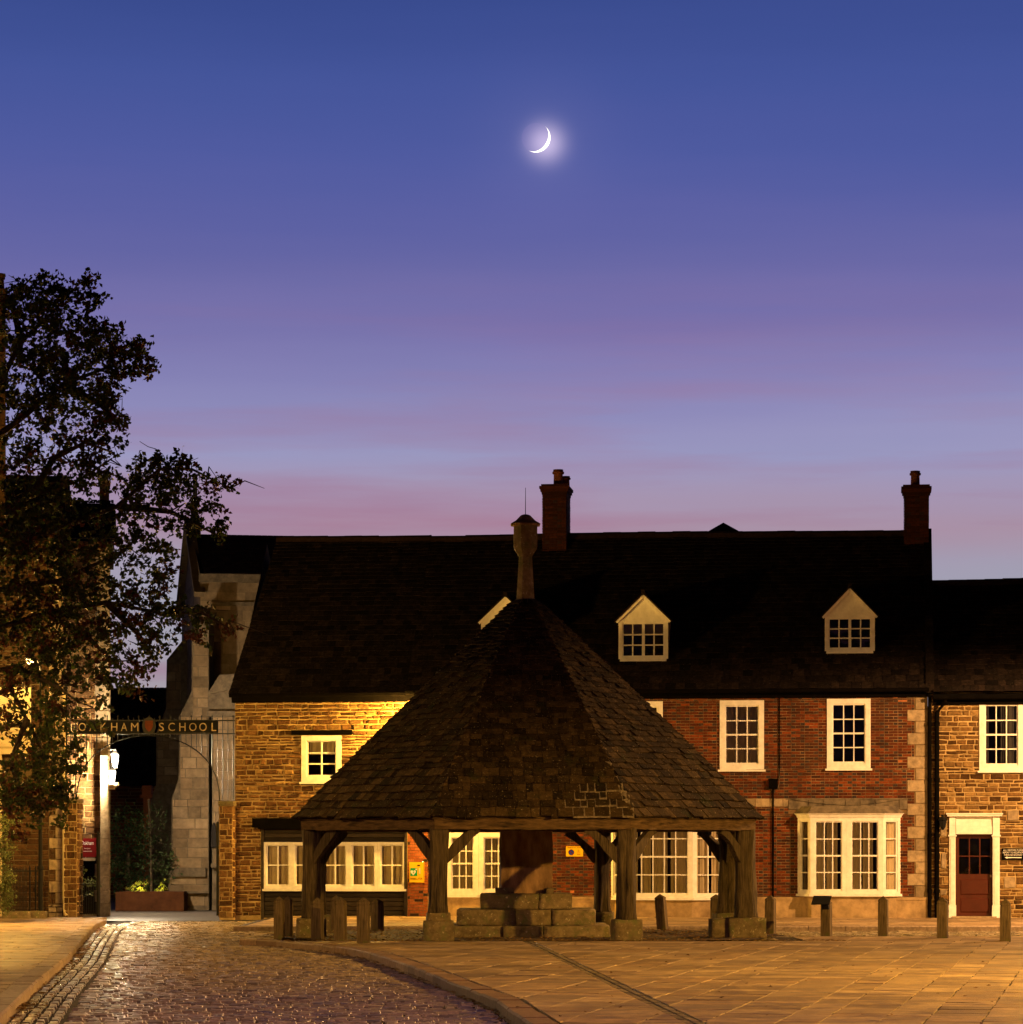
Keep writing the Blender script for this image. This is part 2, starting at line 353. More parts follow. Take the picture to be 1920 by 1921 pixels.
def window(parent, F, s0, s1, z0, z1, cols, rows, fw=.10, t=0.0, proud=.03, curtain=None, mid=True, bar=.026, sill=True, name='window', fwb=None, gapfrac=0.12, half=None):
    """frame with panes; sub-parts glazing_bars, pane, curtain, sill"""
    fwb = fwb or fw
    m = MB()
    m.box(F, s0, s0+fw, t-proud, t+.12, z0, z1); m.box(F, s1-fw, s1, t-proud, t+.12, z0, z1)
    m.box(F, s0+fw, s1-fw, t-proud, t+.12, z1-fw, z1); m.box(F, s0+fw, s1-fw, t-proud, t+.12, z0, z0+fwb)
    # inner sash frame, set back
    a, b, c, d = s0+fw, s1-fw, z0+fwb, z1-fw; w = .03
    m.box(F, a, a+w, t+.01, t+.08, c, d); m.box(F, b-w, b, t+.01, t+.08, c, d)
    m.box(F, a+w, b-w, t+.01, t+.08, d-w, d); m.box(F, a+w, b-w, t+.01, t+.08, c, c+w*1.5)
    # room box behind, so that one looks into depth
    R = [F.w(s, tt, z) for z in (c-.1, d+.1) for (s, tt) in ((a-.1, t+.121), (b+.1, t+.121), (b+.1, t+.9), (a-.1, t+.9))]
    m.mesh(R, [(1,2,6,5), (2,3,7,6), (3,0,4,7), (4,5,6,7), (3,2,1,0)], 1)
    fr = m.build(name, [M['white'], M['room']], parent)
    a += w; b -= w; c += w*1.5; d -= w
    g = MB()
    for i in range(1, cols):
        x = a+(b-a)*i/cols; g.box(F, x-bar/2, x+bar/2, t+.018, t+.06, c, d)
    for i in range(1, rows):
        z = c+(d-c)*i/rows; ww = .042 if (mid and i*2 == rows) else bar
        g.box(F, a, b, t+.02-(.012 if ww > bar else 0), t+.062, z-ww/2, z+ww/2)
    g.build('glazing_bars', M['white'], fr)
    p = MB(); p.poly([F.w(a, t+.05, c), F.w(b, t+.05, c), F.w(b, t+.05, d), F.w(a, t+.05, d)]); p.build('pane', M['glass'], fr)
    if curtain:
        q = MB(); n = max(8, int((b-a)/.022)); ph = U(0, 9); top = c+(d-c)*(1.0 if half is None else 1)
        bot = c if half is None else c+(d-c)*half
        prev = None
        for i in range(n+1):
            x = a+(b-a)*i/n
            off = .02*math.sin(i*.022*46+ph+1.7*math.sin(i*.19+ph))+.007*math.sin(i*1.9)
            cur = x, t+.11+off
            gap_here = half is None and (math.sin(i*.022*5.3+ph*2) > 1-gapfrac)
            if prev and not gap_here:
                q.poly([F.w(prev[0], prev[1], bot-.05), F.w(cur[0], cur[1], bot-.05), F.w(cur[0], cur[1], top+.05), F.w(prev[0], prev[1], top+.05)])
            prev = cur
        q.build('curtain', M[curtain], fr)
    if sill:
        q = MB(); q.box(F, s0-.04, s1+.04, t-proud-.05, t+.02, z0-.05, z0-.002); q.build('sill', M['white'], fr)
    return fr
def tiles(mb, O, ux, vy, nrm, height, left, right, e0=.22, e1=.12, wmin=.16, wmax=.34, th=.018, mat=0, lift=.03, skip=None):
    """courses of stone slates on a slope; left(v), right(v) give the run limits at slope height v"""
    v = -.04; row = 0
    while v < height:
        k = v/height; e = e0+(e1-e0)*k; e *= U(.92, 1.08)
        a, b = left(v), right(v); s = a-U(0, wmax*.5); 
        kw = 1-.35*k
        while s < b:
            w = U(wmin, wmax)*kw
            sa, sb = max(s, a), min(s+w, b)
            if b-sb < .06: sb = b
            if sb-sa > .03 and not (skip and skip(sa, sb, v)):
                g = .006; L = e*1.75; lf = lift*U(.7, 1.5); dz = U(-.012, .006)
                v2 = min(v+L, height+.03); l2 = max(left(v2), sa) if left(v2) > sa else sa; r2 = min(right(v2), sb)
                if r2 < l2: l2 = r2 = (sa+sb)/2
                def P(s_, v_, n_): return O+ux*s_+vy*v_+nrm*n_
                x0, x1 = v+dz+U(-.006, .006), v+dz+U(-.006, .006)
                t0 = lf+th
                pts = [P(sa+g, x0, lf-th*.2), P(sb-g, x1, lf-th*.2+U(-.004, .004)), P(sb-g, x1, t0), P(sa+g, x0, t0+U(-.004, .004)),
                       P(r2-g if r2 > l2+.02 else r2, v2, .006), P(l2+g if r2 > l2+.02 else l2, v2, .006),
                       P(l2+g if r2 > l2+.02 else l2, v2, -.01), P(r2-g if r2 > l2+.02 else r2, v2, -.01)]
                mb.mesh(pts, [(0,1,2,3), (3,2,4,5), (1,7,4,2), (0,3,5,6)], mat)
            s += w
            if sb == b: break
        v += e; row += 1

# ------------------------------------------------------------------ world: dusk sky
w = bpy.data.worlds.new('World'); scn.world = w; w.use_nodes = True
nt = w.node_tree; lk = nt.links.new; bg = nt.nodes['Background']
tc = nt.nodes.new('ShaderNodeTexCoord'); sx = nt.nodes.new('ShaderNodeSeparateXYZ'); lk(tc.outputs['Generated'], sx.inputs[0])
def math_node(op, a, b=None, clamp=False):
    n = nt.nodes.new('ShaderNodeMath'); n.operation = op; n.use_clamp = clamp
    for i, v in enumerate((a, b)):
        if v is None: continue
        if isinstance(v, (int, float)): n.inputs[i].default_value = v
        else: lk(v, n.inputs[i])
    return n.outputs[0]
def lin(c): return tuple(((v/255+.055)/1.055)**2.4 if v > 10 else v/255/12.92 for v in c)
mp = nt.nodes.new('ShaderNodeMapping'); mp.inputs['Scale'].default_value = (2.2, 2.2, 26); lk(tc.outputs['Generated'], mp.inputs['Vector'])
cn = nt.nodes.new('ShaderNodeTexNoise'); cn.inputs['Scale'].default_value = 1.6; cn.inputs['Detail'].default_value = 5; cn.inputs['Roughness'].default_value = .5
lk(mp.outputs[0], cn.inputs['Vector'])
wob = math_node('MULTIPLY', math_node('SUBTRACT', cn.outputs['Fac'], .5), .022)
el = math_node('ADD', sx.outputs['Z'], wob)
rp = nt.nodes.new('ShaderNodeValToRGB'); cr = rp.color_ramp
stops = [(.0,(176,158,160)),(.06,(166,160,170)),(.080,(160,160,176)),(.093,(162,155,176)),(.1045,(169,144,164)),(.1155,(164,149,178)),(.129,(154,152,191)),(.142,(144,142,187)),(.155,(133,130,181)),
         (.172,(117,113,170)),(.188,(104,104,165)),(.205,(92,97,163)),(.2205,(79,91,160)),(.245,(68,85,154)),(.27,(58,76,143)),(.33,(34,46,100)),(.45,(12,16,40)),(.75,(6,8,20)),(1.0,(5,6,16))]
while len(cr.elements) < len(stops): cr.elements.new(.5)
for e, (p, c) in zip(cr.elements, stops): e.position = p; e.color = (*lin(c), 1)
lk(el, rp.inputs['Fac'])
# the half of the sky behind the camera, away from the sunset, is darker
dim = nt.nodes.new('ShaderNodeMapRange'); dim.inputs[1].default_value = -.3; dim.inputs[2].default_value = .8; dim.inputs[3].default_value = .06; dim.inputs[4].default_value = 1.0
lk(sx.outputs['Y'], dim.inputs[0])
vm = nt.nodes.new('ShaderNodeVectorMath'); vm.operation = 'SCALE'; lk(rp.outputs['Color'], vm.inputs[0]); lk(dim.outputs[0], vm.inputs['Scale'])
# thin pink cloud streaks low down
mp2 = nt.nodes.new('ShaderNodeMapping'); mp2.inputs['Scale'].default_value = (4.5, 4.5, 55); mp2.inputs['Location'].default_value = (.4, 0, .35); lk(tc.outputs['Generated'], mp2.inputs['Vector'])
c2 = nt.nodes.new('ShaderNodeTexNoise'); c2.inputs['Scale'].default_value = 1.3; c2.inputs['Detail'].default_value = 6; c2.inputs['Roughness'].default_value = .55
lk(mp2.outputs[0], c2.inputs['Vector'])
st = nt.nodes.new('ShaderNodeMapRange'); st.inputs[1].default_value = .46; st.inputs[2].default_value = .70; st.inputs[3].default_value = 0; st.inputs[4].default_value = .65; lk(c2.outputs['Fac'], st.inputs[0])
low = nt.nodes.new('ShaderNodeMapRange'); low.inputs[1].default_value = .09; low.inputs[2].default_value = .19; low.inputs[3].default_value = 1; low.inputs[4].default_value = 0; lk(sx.outputs['Z'], low.inputs[0])
sf = math_node('MULTIPLY', st.outputs[0], low.outputs[0])
mx = nt.nodes.new('ShaderNodeMix'); mx.data_type = 'RGBA'; lk(sf, mx.inputs[0]); lk(vm.outputs[0], mx.inputs[6]); mx.inputs[7].default_value = (*lin((160,112,140)), 1)
# very soft broad pinkish veils higher up
mp3 = nt.nodes.new('ShaderNodeMapping'); mp3.inputs['Scale'].default_value = (2.4, 2.4, 10); mp3.inputs['Location'].default_value = (.1, .3, 0); mp3.inputs['Rotation'].default_value = (0, math.radians(4), 0); lk(tc.outputs['Generated'], mp3.inputs['Vector'])
c3 = nt.nodes.new('ShaderNodeTexNoise'); c3.inputs['Scale'].default_value = 2.0; c3.inputs['Detail'].default_value = 7; c3.inputs['Roughness'].default_value = .55; lk(mp3.outputs[0], c3.inputs['Vector'])
s3 = nt.nodes.new('ShaderNodeMapRange'); s3.inputs[1].default_value = .42; s3.inputs[2].default_value = .72; s3.inputs[3].default_value = 0; s3.inputs[4].default_value = .24; lk(c3.outputs['Fac'], s3.inputs[0])
mx0 = mx; mx = nt.nodes.new('ShaderNodeMix'); mx.data_type = 'RGBA'; lk(s3.outputs[0], mx.inputs[0]); lk(mx0.outputs[2], mx.inputs[6])
tint = nt.nodes.new('ShaderNodeMix'); tint.data_type = 'RGBA'; tint.blend_type = 'MULTIPLY'; tint.inputs[0].default_value = 1; lk(mx0.outputs[2], tint.inputs[6]); tint.inputs[7].default_value = (1.32, 1.06, 1.06, 1); lk(tint.outputs[2], mx.inputs[7])
# aureole of moonlight in the thin high cloud, centred a little below the crescent
mdir = (at(1024, 268, 1000)-Vector((0,0,EH))).normalized()
dt = nt.nodes.new('ShaderNodeVectorMath'); dt.operation = 'DISTANCE'; dt.inputs[1].default_value = mdir; 
nm = nt.nodes.new('ShaderNodeVectorMath'); nm.operation = 'NORMALIZE'; lk(tc.outputs['Generated'], nm.inputs[0]); lk(nm.outputs[0], dt.inputs[0])
dq = math_node('DIVIDE', dt.outputs['Value'], .0054)
gl = math_node('EXPONENT', math_node('MULTIPLY', math_node('MULTIPLY', dq, dq), -1))
dq2 = math_node('DIVIDE', dt.outputs['Value'], .019)
gl2 = math_node('MULTIPLY', math_node('EXPONENT', math_node('MULTIPLY', math_node('MULTIPLY', dq2, dq2), -1)), .022)
gsum = math_node('ADD', math_node('MULTIPLY', gl, .50), gl2)
gc = nt.nodes.new('ShaderNodeVectorMath'); gc.operation = 'SCALE'; gc.inputs[0].default_value = (1, .78, .86); lk(gsum, gc.inputs['Scale'])
ad = nt.nodes.new('ShaderNodeVectorMath'); ad.operation = 'ADD'; lk(mx.outputs[2], ad.inputs[0]); lk(gc.outputs[0], ad.inputs[1])
lk(ad.outputs[0], bg.inputs['Color']); bg.inputs['Strength'].default_value = 1.0

# moon: a true sphere far away, its sunlit limb glowing
md = 4000.0; mc = at(1006, 258, md); mr_ = 27.0/FPX*md
mb = MB(); n1, n2 = 48, 64
for i in range(n1+1):
    th = math.pi*i/n1
    for k in range(n2):
        ph = 2*math.pi*k/n2; mb.v.append((mc.x+mr_*math.sin(th)*math.cos(ph), mc.y+mr_*math.sin(th)*math.sin(ph), mc.z+mr_*math.cos(th)))
for i in range(n1):
    for k in range(n2):
        mb.f.append((i*n2+k, (i+1)*n2+k, (i+1)*n2+(k+1) % n2, i*n2+(k+1) % n2)); mb.mi.append(0)
m, nt2, b, lk2 = new_mat('moon_surface')
nt2.nodes.remove(b)
g = nt2.nodes.new('ShaderNodeNewGeometry'); d1 = nt2.nodes.new('ShaderNodeVectorMath'); d1.operation = 'DOT_PRODUCT'
vd = (mc-Vector((0,0,EH))).normalized(); rt_ = vd.cross(Vector((0,0,1))).normalized(); up_ = rt_.cross(vd)
elon, tilt_ = math.radians(40), math.radians(-36)      # the sun stands beyond the moon, to the lower right
ldir = (vd*math.cos(elon)+(rt_*math.cos(tilt_)+up_*math.sin(tilt_))*math.sin(elon)).normalized()
d1.inputs[1].default_value = ldir; lk2(g.outputs['Normal'], d1.inputs[0])
r0 = nt2.nodes.new('ShaderNodeMapRange'); r0.inputs[1].default_value = 0; r0.inputs[2].default_value = .06; lk2(d1.outputs['Value'], r0.inputs[0])
r1 = nt2.nodes.new('ShaderNodeMath'); r1.operation = 'MULTIPLY'; lk2(r0.outputs[0], r1.inputs[0])
nb = nt2.nodes.new('ShaderNodeMath'); nb.operation = 'SUBTRACT'; nb.inputs[0].default_value = 1; lk2(g.outputs['Backfacing'], nb.inputs[1]); lk2(nb.outputs[0], r1.inputs[1])
e1 = nt2.nodes.new('ShaderNodeEmission'); e1.inputs['Color'].default_value = (1,.93,.78,1); e1.inputs['Strength'].default_value = 2.6
e2 = nt2.nodes.new('ShaderNodeEmission'); e2.inputs['Color'].default_value = (*lin((140,125,180)), 1); e2.inputs['Strength'].default_value = .09
t2 = nt2.nodes.new('ShaderNodeBsdfTransparent'); t2.inputs['Color'].default_value = (.93,.93,.93,1); a2 = nt2.nodes.new('ShaderNodeAddShader'); lk2(e2.outputs[0], a2.inputs[0]); lk2(t2.outputs[0], a2.inputs[1])
ms = nt2.nodes.new('ShaderNodeMixShader'); lk2(r1.outputs[0], ms.inputs[0]); lk2(a2.outputs[0], ms.inputs[1]); lk2(e1.outputs[0], ms.inputs[2])
lk2(ms.outputs[0], nt2.nodes['Material Output'].inputs['Surface'])
moon = mb.build('moon', m, None, True); tag(moon, 'thin bright crescent moon glowing in the violet sky', 'moon')

# ------------------------------------------------------------------ ground
g = MB(); g.poly([(-900,-200,-.16),(900,-200,-.16),(900,1500,-.16),(-900,1500,-.16)]); struct('ground', g, M['soil'])

# left kerb line (top front edge) and market kerb curve, as world points
LK = [(-4.55,18.0),(-4.75,26),(-5.0,30),(-5.75,36.7),(-6.96,48.3),(-8.1,58),(-9.25,68.2),(-9.6,72.5)]
RK = [(.9,16),(.45,22),(.18,28.4),(.02,30.4),(-.16,33.0),(-.79,37.9),(-1.24,41.5),(-1.55,43.8),(-1.83,45.8),(-2.2,48.3),(-2.72,50.8),(-3.4,53.0),(-4.24,55.1),(-5.0,56.2)]
def interp(pts, y):
    if y <= pts[0][1]: return pts[0][0]
    for (xa, ya), (xb, yb) in zip(pts, pts[1:]):
        if y <= yb: return xa+(xb-xa)*(y-ya)/(yb-ya)
    return pts[-1][0]
def lx(y): return interp(LK, y)
def rx(y): return interp(RK, y)
ZR = -.115
C0 = Vector((.28, 59.15, 0)); ROT = math.radians(1.4)
FF = Frame(0, 75.5, -7)          # the frame of the terrace front
def fy(x): return 75.5-math.tan(math.radians(7))*x   # depth of the front at x

# road of setts
mb = MB()
mb.poly([(-30,10,ZR-.03),(30,10,ZR-.03),(30,79,ZR-.03),(-30,79,ZR-.03)], 1)
def sett(x0, x1, y0, y1, z, tilt=.0075):
    a = [z+U(-tilt, tilt) for _ in range(4)]; b = .018; d = .055
    j = lambda: U(-.004, .004)
    top = [(x0+b+j(), y0+b+j(), a[0]), (x1-b+j(), y0+b+j(), a[1]), (x1-b+j(), y1-b+j(), a[2]), (x0+b+j(), y1-b+j(), a[3])]
    bot = [(x0, y0, z-d), (x1, y0, z-d), (x1, y1, z-d), (x0, y1, z-d)]
    mb.mesh(top+bot, [(0,1,2,3), (4,5,1,0), (5,6,2,1), (7,4,0,3), (6,7,3,2)], 0)
y = 24.0
while y < 75.6:
    h = U(.12, .16); x = lx(y)+.55
    far = y > 66.0
    if y < 55.3: xe = rx(y)-.03
    elif y < 66.0: xe = 14.0
    else: xe = -5.75
    x += U(0, .1)
    if y > 70: x = lx(y)+U(0,.1)+.3
    while x < xe-.05:
        L = U(.13, .24); x2 = min(x+L, xe)
        ux_, uy_ = x-C0.x, y-C0.y
        if not (y < 57.9 and x > 3.0 and y > 55.3) :
            hump = .016*mnoise.noise(Vector((x*.9, y*1.6, 0)))+.012*mnoise.noise(Vector((x*.3, y*.4, 4)))
            sett(x+.009, x2-.009, y+.011, y+h-.011, ZR-.006+hump+U(-.008, .008))
        x = x2
    y += h
# three channel courses along the left kerb
for c in range(4):
    y = 24.0
    while y < 72:
        L = U(.15, .26); x0 = lx(y)+.02+c*.135+U(-.008,.008); x1 = x0+U(.095,.115); sl = (lx(y+L)-lx(y))
        z = ZR+U(-.012, .008)+.002; b = .018
        top = [(x0+b, y+b, z+U(-.004,.004)), (x1-b, y+b, z+U(-.004,.004)), (x1-b+sl, y+L-b, z+U(-.004,.004)), (x0+b+sl, y+L-b, z+U(-.004,.004))]
        bot = [(x0, y+.012, z-.05), (x1, y+.012, z-.05), (x1+sl, y+L-.012, z-.05), (x0+sl, y+L-.012, z-.05)]
        mb.mesh(top+bot, [(0,1,2,3), (4,5,1,0), (5,6,2,1), (7,4,0,3), (6,7,3,2)], 0)
        y += L
struct('road', mb, [M['sett'], M['joint']])

# smooth yard beyond the gate
mb = MB(); n = 40
mb.poly([(-30,75.62,ZR+.004),(-5.6,75.62,ZR+.004),(20,79.2,ZR+.004),(20,160,ZR+.004),(-30,160,ZR+.004)])
struct('school_yard', mb, M['tarmac'])

# kerbs
def kerbline(name, pts, wd, side, mat, top=0.0, low=-.2, L=(.7, 1.1)):
    mb = MB(); acc = [Vector((x, y)) for x, y in pts]; seg = []
    for a, b in zip(acc, acc[1:]):
        n = max(1, int((b-a).length/.1))
        for i in range(n): seg.append(a.lerp(b, i/n))
    seg.append(acc[-1]); i = 0
    while i < len(seg)-2:
        k = max(2, int(U(*L)/.1)); j = min(i+k, len(seg)-1)
        pts_ = seg[i:j+1]; dz = U(-.006, .006)
        for q in range(len(pts_)-1):
            pass
        P = []
        for idx, p in enumerate(pts_):
            d = (seg[min(i+idx+1, len(seg)-1)]-seg[max(i+idx-1, 0)]).normalized(); nn = Vector((d.y, -d.x))*side
            e = .006 if idx in (0, len(pts_)-1) else 0
            p2 = p+d*(e if idx == 0 else -e)
            o = p2+nn*wd; z = top+dz+U(-.001, .001)
            P.append([(p2.x, p2.y, low), (p2.x, p2.y, z-.022), (p2.x+nn.x*.022, p2.y+nn.y*.022, z), (o.x, o.y, z), (o.x, o.y, low)])
        V = [v for r in P for v in r]; F = []
        for q in range(len(P)-1):
            for r in range(4): F.append((q*5+r, (q+1)*5+r, (q+1)*5+r+1, q*5+r+1))
        F.append((0,1,2,3,4)); e = (len(P)-1)*5; F.append((e+4,e+3,e+2,e+1,e))
        mb.mesh(V, F); i = j
    return struct(name, mb, mat)
kerbline('kerb_footpath', LK, .26, -1, M['kerb'])
kerbline('kerb_market', RK, .26, 1, M['kerb_pink'])
kerbline('kerb_pavement', [(-6.0,65.9),(14,65.9)], .22, -1, M['kerb'])

# flagged surfaces
def flags(mb, y0, y1, xa, xb, hr=(.42,.66), lr=(.45,1.15), z=0.0, ok=None, mat=0, skew=0.0):
    y = y0; row = 0
    while y < y1-.05:
        h = min(U(*hr), y1-y); x = xa(y) if callable(xa) else xa; xe = xb(y) if callable(xb) else xb
        while x < xe-.04:
            L = U(*lr); x2 = min(x+L, xe)
            if xe-x2 < .12: x2 = xe
            if ok is None or ok((x+x2)/2, y+h/2):
                g_ = .007; zz = z+U(-.005, .004)
                za = [zz+U(-.003, .003) for _ in range(4)]
                yo = (x-0)*skew; yo2 = (x2-0)*skew
                top = [(x+g_, y+g_+yo, za[0]), (x2-g_, y+g_+yo2, za[1]), (x2-g_, y+h-g_+yo2, za[2]), (x+g_, y+h-g_+yo, za[3])]
                bot = [(p[0], p[1], z-.05) for p in top]
                mb.mesh(top+bot, [(0,1,2,3), (4,5,1,0), (5,6,2,1), (7,4,0,3), (6,7,3,2)], mat)
            x = x2
            if x2 == xe: break
        y += h; row += 1
CH = [(1.95,24),(1.73,28.4),(.45,51.9),(.3,54.6)]
def inx(x, y): return y > 54.6 and x < 5.4
mb = MB()
def xl(y): return rx(y)+.31
mb.poly([(rx(16)+.3,16,-.014)]+[(rx(v)+.3,v,-.014) for v in range(18,56)]+[(14,55,-.014),(14,16,-.014)], 1)
mb.poly([(4.9,55.01,-.014),(14,55.01,-.014),(14,57.8,-.014),(4.9,57.8,-.014)], 1)
random.seed(11)
def clip_poly(P, f):
    """the part of polygon P where f(x, y) >= 0"""
    out = []
    for a, b in zip(P, P[1:]+P[:1]):
        fa, fb = f(*a), f(*b)
        if fa >= 0: out.append(a)
        if (fa >= 0) != (fb >= 0):
            lo, hi = 0.0, 1.0
            for _ in range(14):
                m_ = (lo+hi)/2; fm = f(a[0]+(b[0]-a[0])*m_, a[1]+(b[1]-a[1])*m_)
                if (fm >= 0) == (fa >= 0): lo = m_
                else: hi = m_
            out.append((a[0]+(b[0]-a[0])*lo, a[1]+(b[1]-a[1])*lo))
    return out
def courses(mb, tests, deg, u0, u1, v0, v1, wr=(.36,.80), lr=(.38,1.15), zj=.011):
    """flag courses running away from the viewer, each slab cut along the edges given by tests"""
    c_, s_ = math.cos(math.radians(deg)), math.sin(math.radians(deg))
    u = u0
    while u < u1:
        w = U(*wr); v = v0+U(0, 1)
        while v < v1:
            L = U(*lr); g_ = U(.002, .007); e = [U(-.012, .012) for _ in range(8)]
            g2 = U(.008,.026); q = [(u+g_+e[0]*.9, v+g2+e[1]*2), (u+w-g_+e[2]*.9, v+g2+e[3]*2), (u+w-g_+e[4]*.9, v+L-g2+e[5]*2), (u+g_+e[6]*.9, v+L-g2+e[7]*2)]
            if U(0,1) < .25: q.insert(2, (u+w-g_-U(0,.03), v+L*U(.3,.7)))
            P = [(a*c_+b*s_, -a*s_+b*c_) for a, b in q]
            for f in tests:
                P = clip_poly(P, f)
                if len(P) < 3: break
            v += L
            if len(P) < 3: continue
            cx_, cy_ = sum(p[0] for p in P)/len(P), sum(p[1] for p in P)/len(P); z = U(-zj, zj*.5)*.38; tx, ty = U(-.006, .006), U(-.004, .009)
            top = [(p[0]+(cx_-p[0])*.012, p[1]+(cy_-p[1])*.012, z+(p[0]-cx_)*tx+(p[1]-cy_)*ty) for p in P]; bot = [(p[0], p[1], -.045) for p in P]; n = len(P)
            mb.mesh(top+bot, [tuple(range(n))]+[(n+i, n+(i+1) % n, (i+1) % n, i) for i in range(n)], 0)
        u += w
courses(mb, [lambda x, y: y-20, lambda x, y: 54.7-y, lambda x, y: x-xl(y), lambda x, y: interp(CH, y)-.10-x], 11, -16, 6, 18, 60)
courses(mb, [lambda x, y: y-20, lambda x, y: 54.7-y, lambda x, y: x-interp(CH, y)-.10, lambda x, y: 14-x], 11, -14, 12, 18, 62)
courses(mb, [lambda x, y: y-54.71, lambda x, y: 57.8-y, lambda x, y: x-5.3, lambda x, y: 14-x], 11, -8, 12, 50, 66)
y = 22
while y < 54.6:      # the cobbled channel across the flags
    L = U(.13, .22); xc = interp(CH, y); sl = interp(CH, y+L)-xc
    for o in (-.1, 0.0):
        z = -.008+U(-.004, .004); x0 = xc+o+.005; x1 = xc+o+.09
        top = [(x0+.01, y+.01, z), (x1-.01, y+.01, z), (x1-.01+sl, y+L-.01, z), (x0+.01+sl, y+L-.01, z)]
        bot = [(x0, y, z-.04), (x1, y, z-.04), (x1+sl, y+L, z-.04), (x0+sl, y+L, z-.04)]
        mb.mesh(top+bot, [(0,1,2,3), (4,5,1,0), (5,6,2,1), (7,4,0,3), (6,7,3,2)], 2)
    y += L
struct('market_paving', mb, [M['flag'], M['joint'], M['gutter_sett']])
mb = MB(); mb.poly([(-6,66.1,-.03),(14,66.1,-.03),(14,76.4,-.03),(-6,76.4,-.03)], 1)
flags(mb, 66.14, 76.3, -5.75, 14.0, hr=(.5,.8))
struct('pavement', mb, [M['flag'], M['joint']])
mb = MB(); mb.poly([(-40,14,-.03)]+[(lx(v)-.26,v,-.03) for v in range(14,74,2)]+[(-9.9,76,-.03),(-40,76,-.03)], 1)
courses(mb, [lambda x, y: y-20, lambda x, y: 74.6-y, lambda x, y: lx(y)-.27-x, lambda x, y: x+16], -83, 16, 80, 0, 30, (.4,.62), (.5,1.2))
struct('footpath', mb, [M['flag'], M['joint']])
# earth and worn stones under the market cross
mb = MB(); ring = []
for k in range(40):
    a = 2*math.pi*k/40; r = 4.95+.18*math.sin(k*2.3)+.1*math.sin(k*5.1)
    p = (C0.x+r*math.cos(a), C0.y+r*math.sin(a)); ring.append((p[0], max(p[1], 54.72), -.012))
mb.poly(ring, 0)
struct('earth_floor', mb, [M['soil']])
# fallen leaves: uncountable litter, one mesh
mb = MB()
def litter(x, y, z, s=.035):
    a = U(0, 6.28); c, q = math.cos(a)*s, math.sin(a)*s; k = U(.4, .8)
    mb.poly([(x-c, y-q, z+U(0,.015)), (x+q*k, y-c*k, z+U(0,.02)), (x+c, y+q, z+U(0,.015)), (x-q*k, y+c*k, z+U(0,.02))])
for _ in range(2600):
    a = U(0, 6.28); r = 5.0*math.sqrt(U(0.05, 1)); x, y_ = C0.x+r*math.cos(a), C0.y+r*math.sin(a)
    if y_ > 54.75: litter(x, y_, .0)
for _ in range(900): x = U(-4.2, 6.0); litter(x, 54.75+abs(random.gauss(0, .22)), .003)
for _ in range(420):
    y_ = U(28, 70); litter(lx(y_)+abs(random.gauss(0, .12))+.01, y_, ZR+.006)
for cy, cx_ in ((33.5,.15),(50,.1),(53,.1)):
    for _ in range(70): y_ = random.gauss(cy, .5); litter(lx(y_)+abs(random.gauss(0,.1)), y_, ZR+.02, .05)
for _ in range(160): litter(U(0, 12), U(28, 56), .008, .03)
for _ in range(250): y_ = U(29, 56); litter(rx(y_)-abs(random.gauss(0,.08))-.01, y_, ZR+.006)
lit = mb.build('fallen_leaves', M['litter']); lit['kind'] = 'stuff'; lit['label'] = 'brown fallen leaves lying round the market cross and along the kerbs'; lit['category'] = 'leaves'

# ------------------------------------------------------------------ market cross (octagonal butter cross)
X = thing('market_cross', C0, 'octagonal timber market cross with tall stone slate roof and stone finial', 'market cross')
def ang_pt(r, k, z=0, rot=0):
    a = ROT+math.radians(22.5+45*k)+rot; return Vector((C0.x+r*math.cos(a), C0.y+r*math.sin(a), z))
RP = 4.42
def post_mb(c, base, top, r0, r1, lean=(0,0), seed=0):
    mb = MB(); n, nz = 20, 26
    b0 = len(mb.v)
    cracks = [(U(0, 6.28), U(.04, .065)) for _ in range(3)]+[(-math.pi/2+U(-.5, .5), .07)]
    for i in range(nz+1):
        k = i/nz; z = base+(top-base)*k; r = r0+(r1-r0)*min(1, k*1.6)
        if k > .8: r *= 1+(k-.8)*.5
        if k < .12: r *= 1+(.12-k)*1.0
        for q in range(n):
            a = 2*math.pi*q/n+.02; sq = 1/max(abs(math.cos(a-ROT)), abs(math.sin(a-ROT)))
            rr = r*(.35+.65*min(sq, 1.22))
            w = mnoise.noise(Vector((math.cos(a)*1.4, math.sin(a)*1.4, z*1.1+seed*9)))*.05+mnoise.noise(Vector((math.cos(a)*4, math.sin(a)*4, z*2+seed)))*.014
            for ca, cd in cracks:
                da = abs((a-ca-.15*math.sin(z*2+ca)+math.pi) % (2*math.pi)-math.pi)
                if da < .2: w -= cd*(1-da/.2)
            rr += w
            mb.v.append((c.x+lean[0]*k+rr*math.cos(a), c.y+lean[1]*k+rr*math.sin(a), z))
    for i in range(nz):
        for q in range(n):
            q2 = (q+1) % n; mb.f.append((b0+i*n+q, b0+i*n+q2, b0+(i+1)*n+q2, b0+(i+1)*n+q)); mb.mi.append(0)
    mb.f.append(tuple(b0+q for q in range(n))[::-1]); mb.mi.append(0); mb.f.append(tuple(b0+nz*n+q for q in range(n))); mb.mi.append(0)
    return mb
blk = {5:(.56,.5,.36), 6:(.50,.5,.38), 4:(.56,.5,.36), 7:(.72,.55,.36), 0:(.6,.5,.38), 3:(.5,.5,.34), 1:(.5,.5,.36), 2:(.5,.5,.34)}
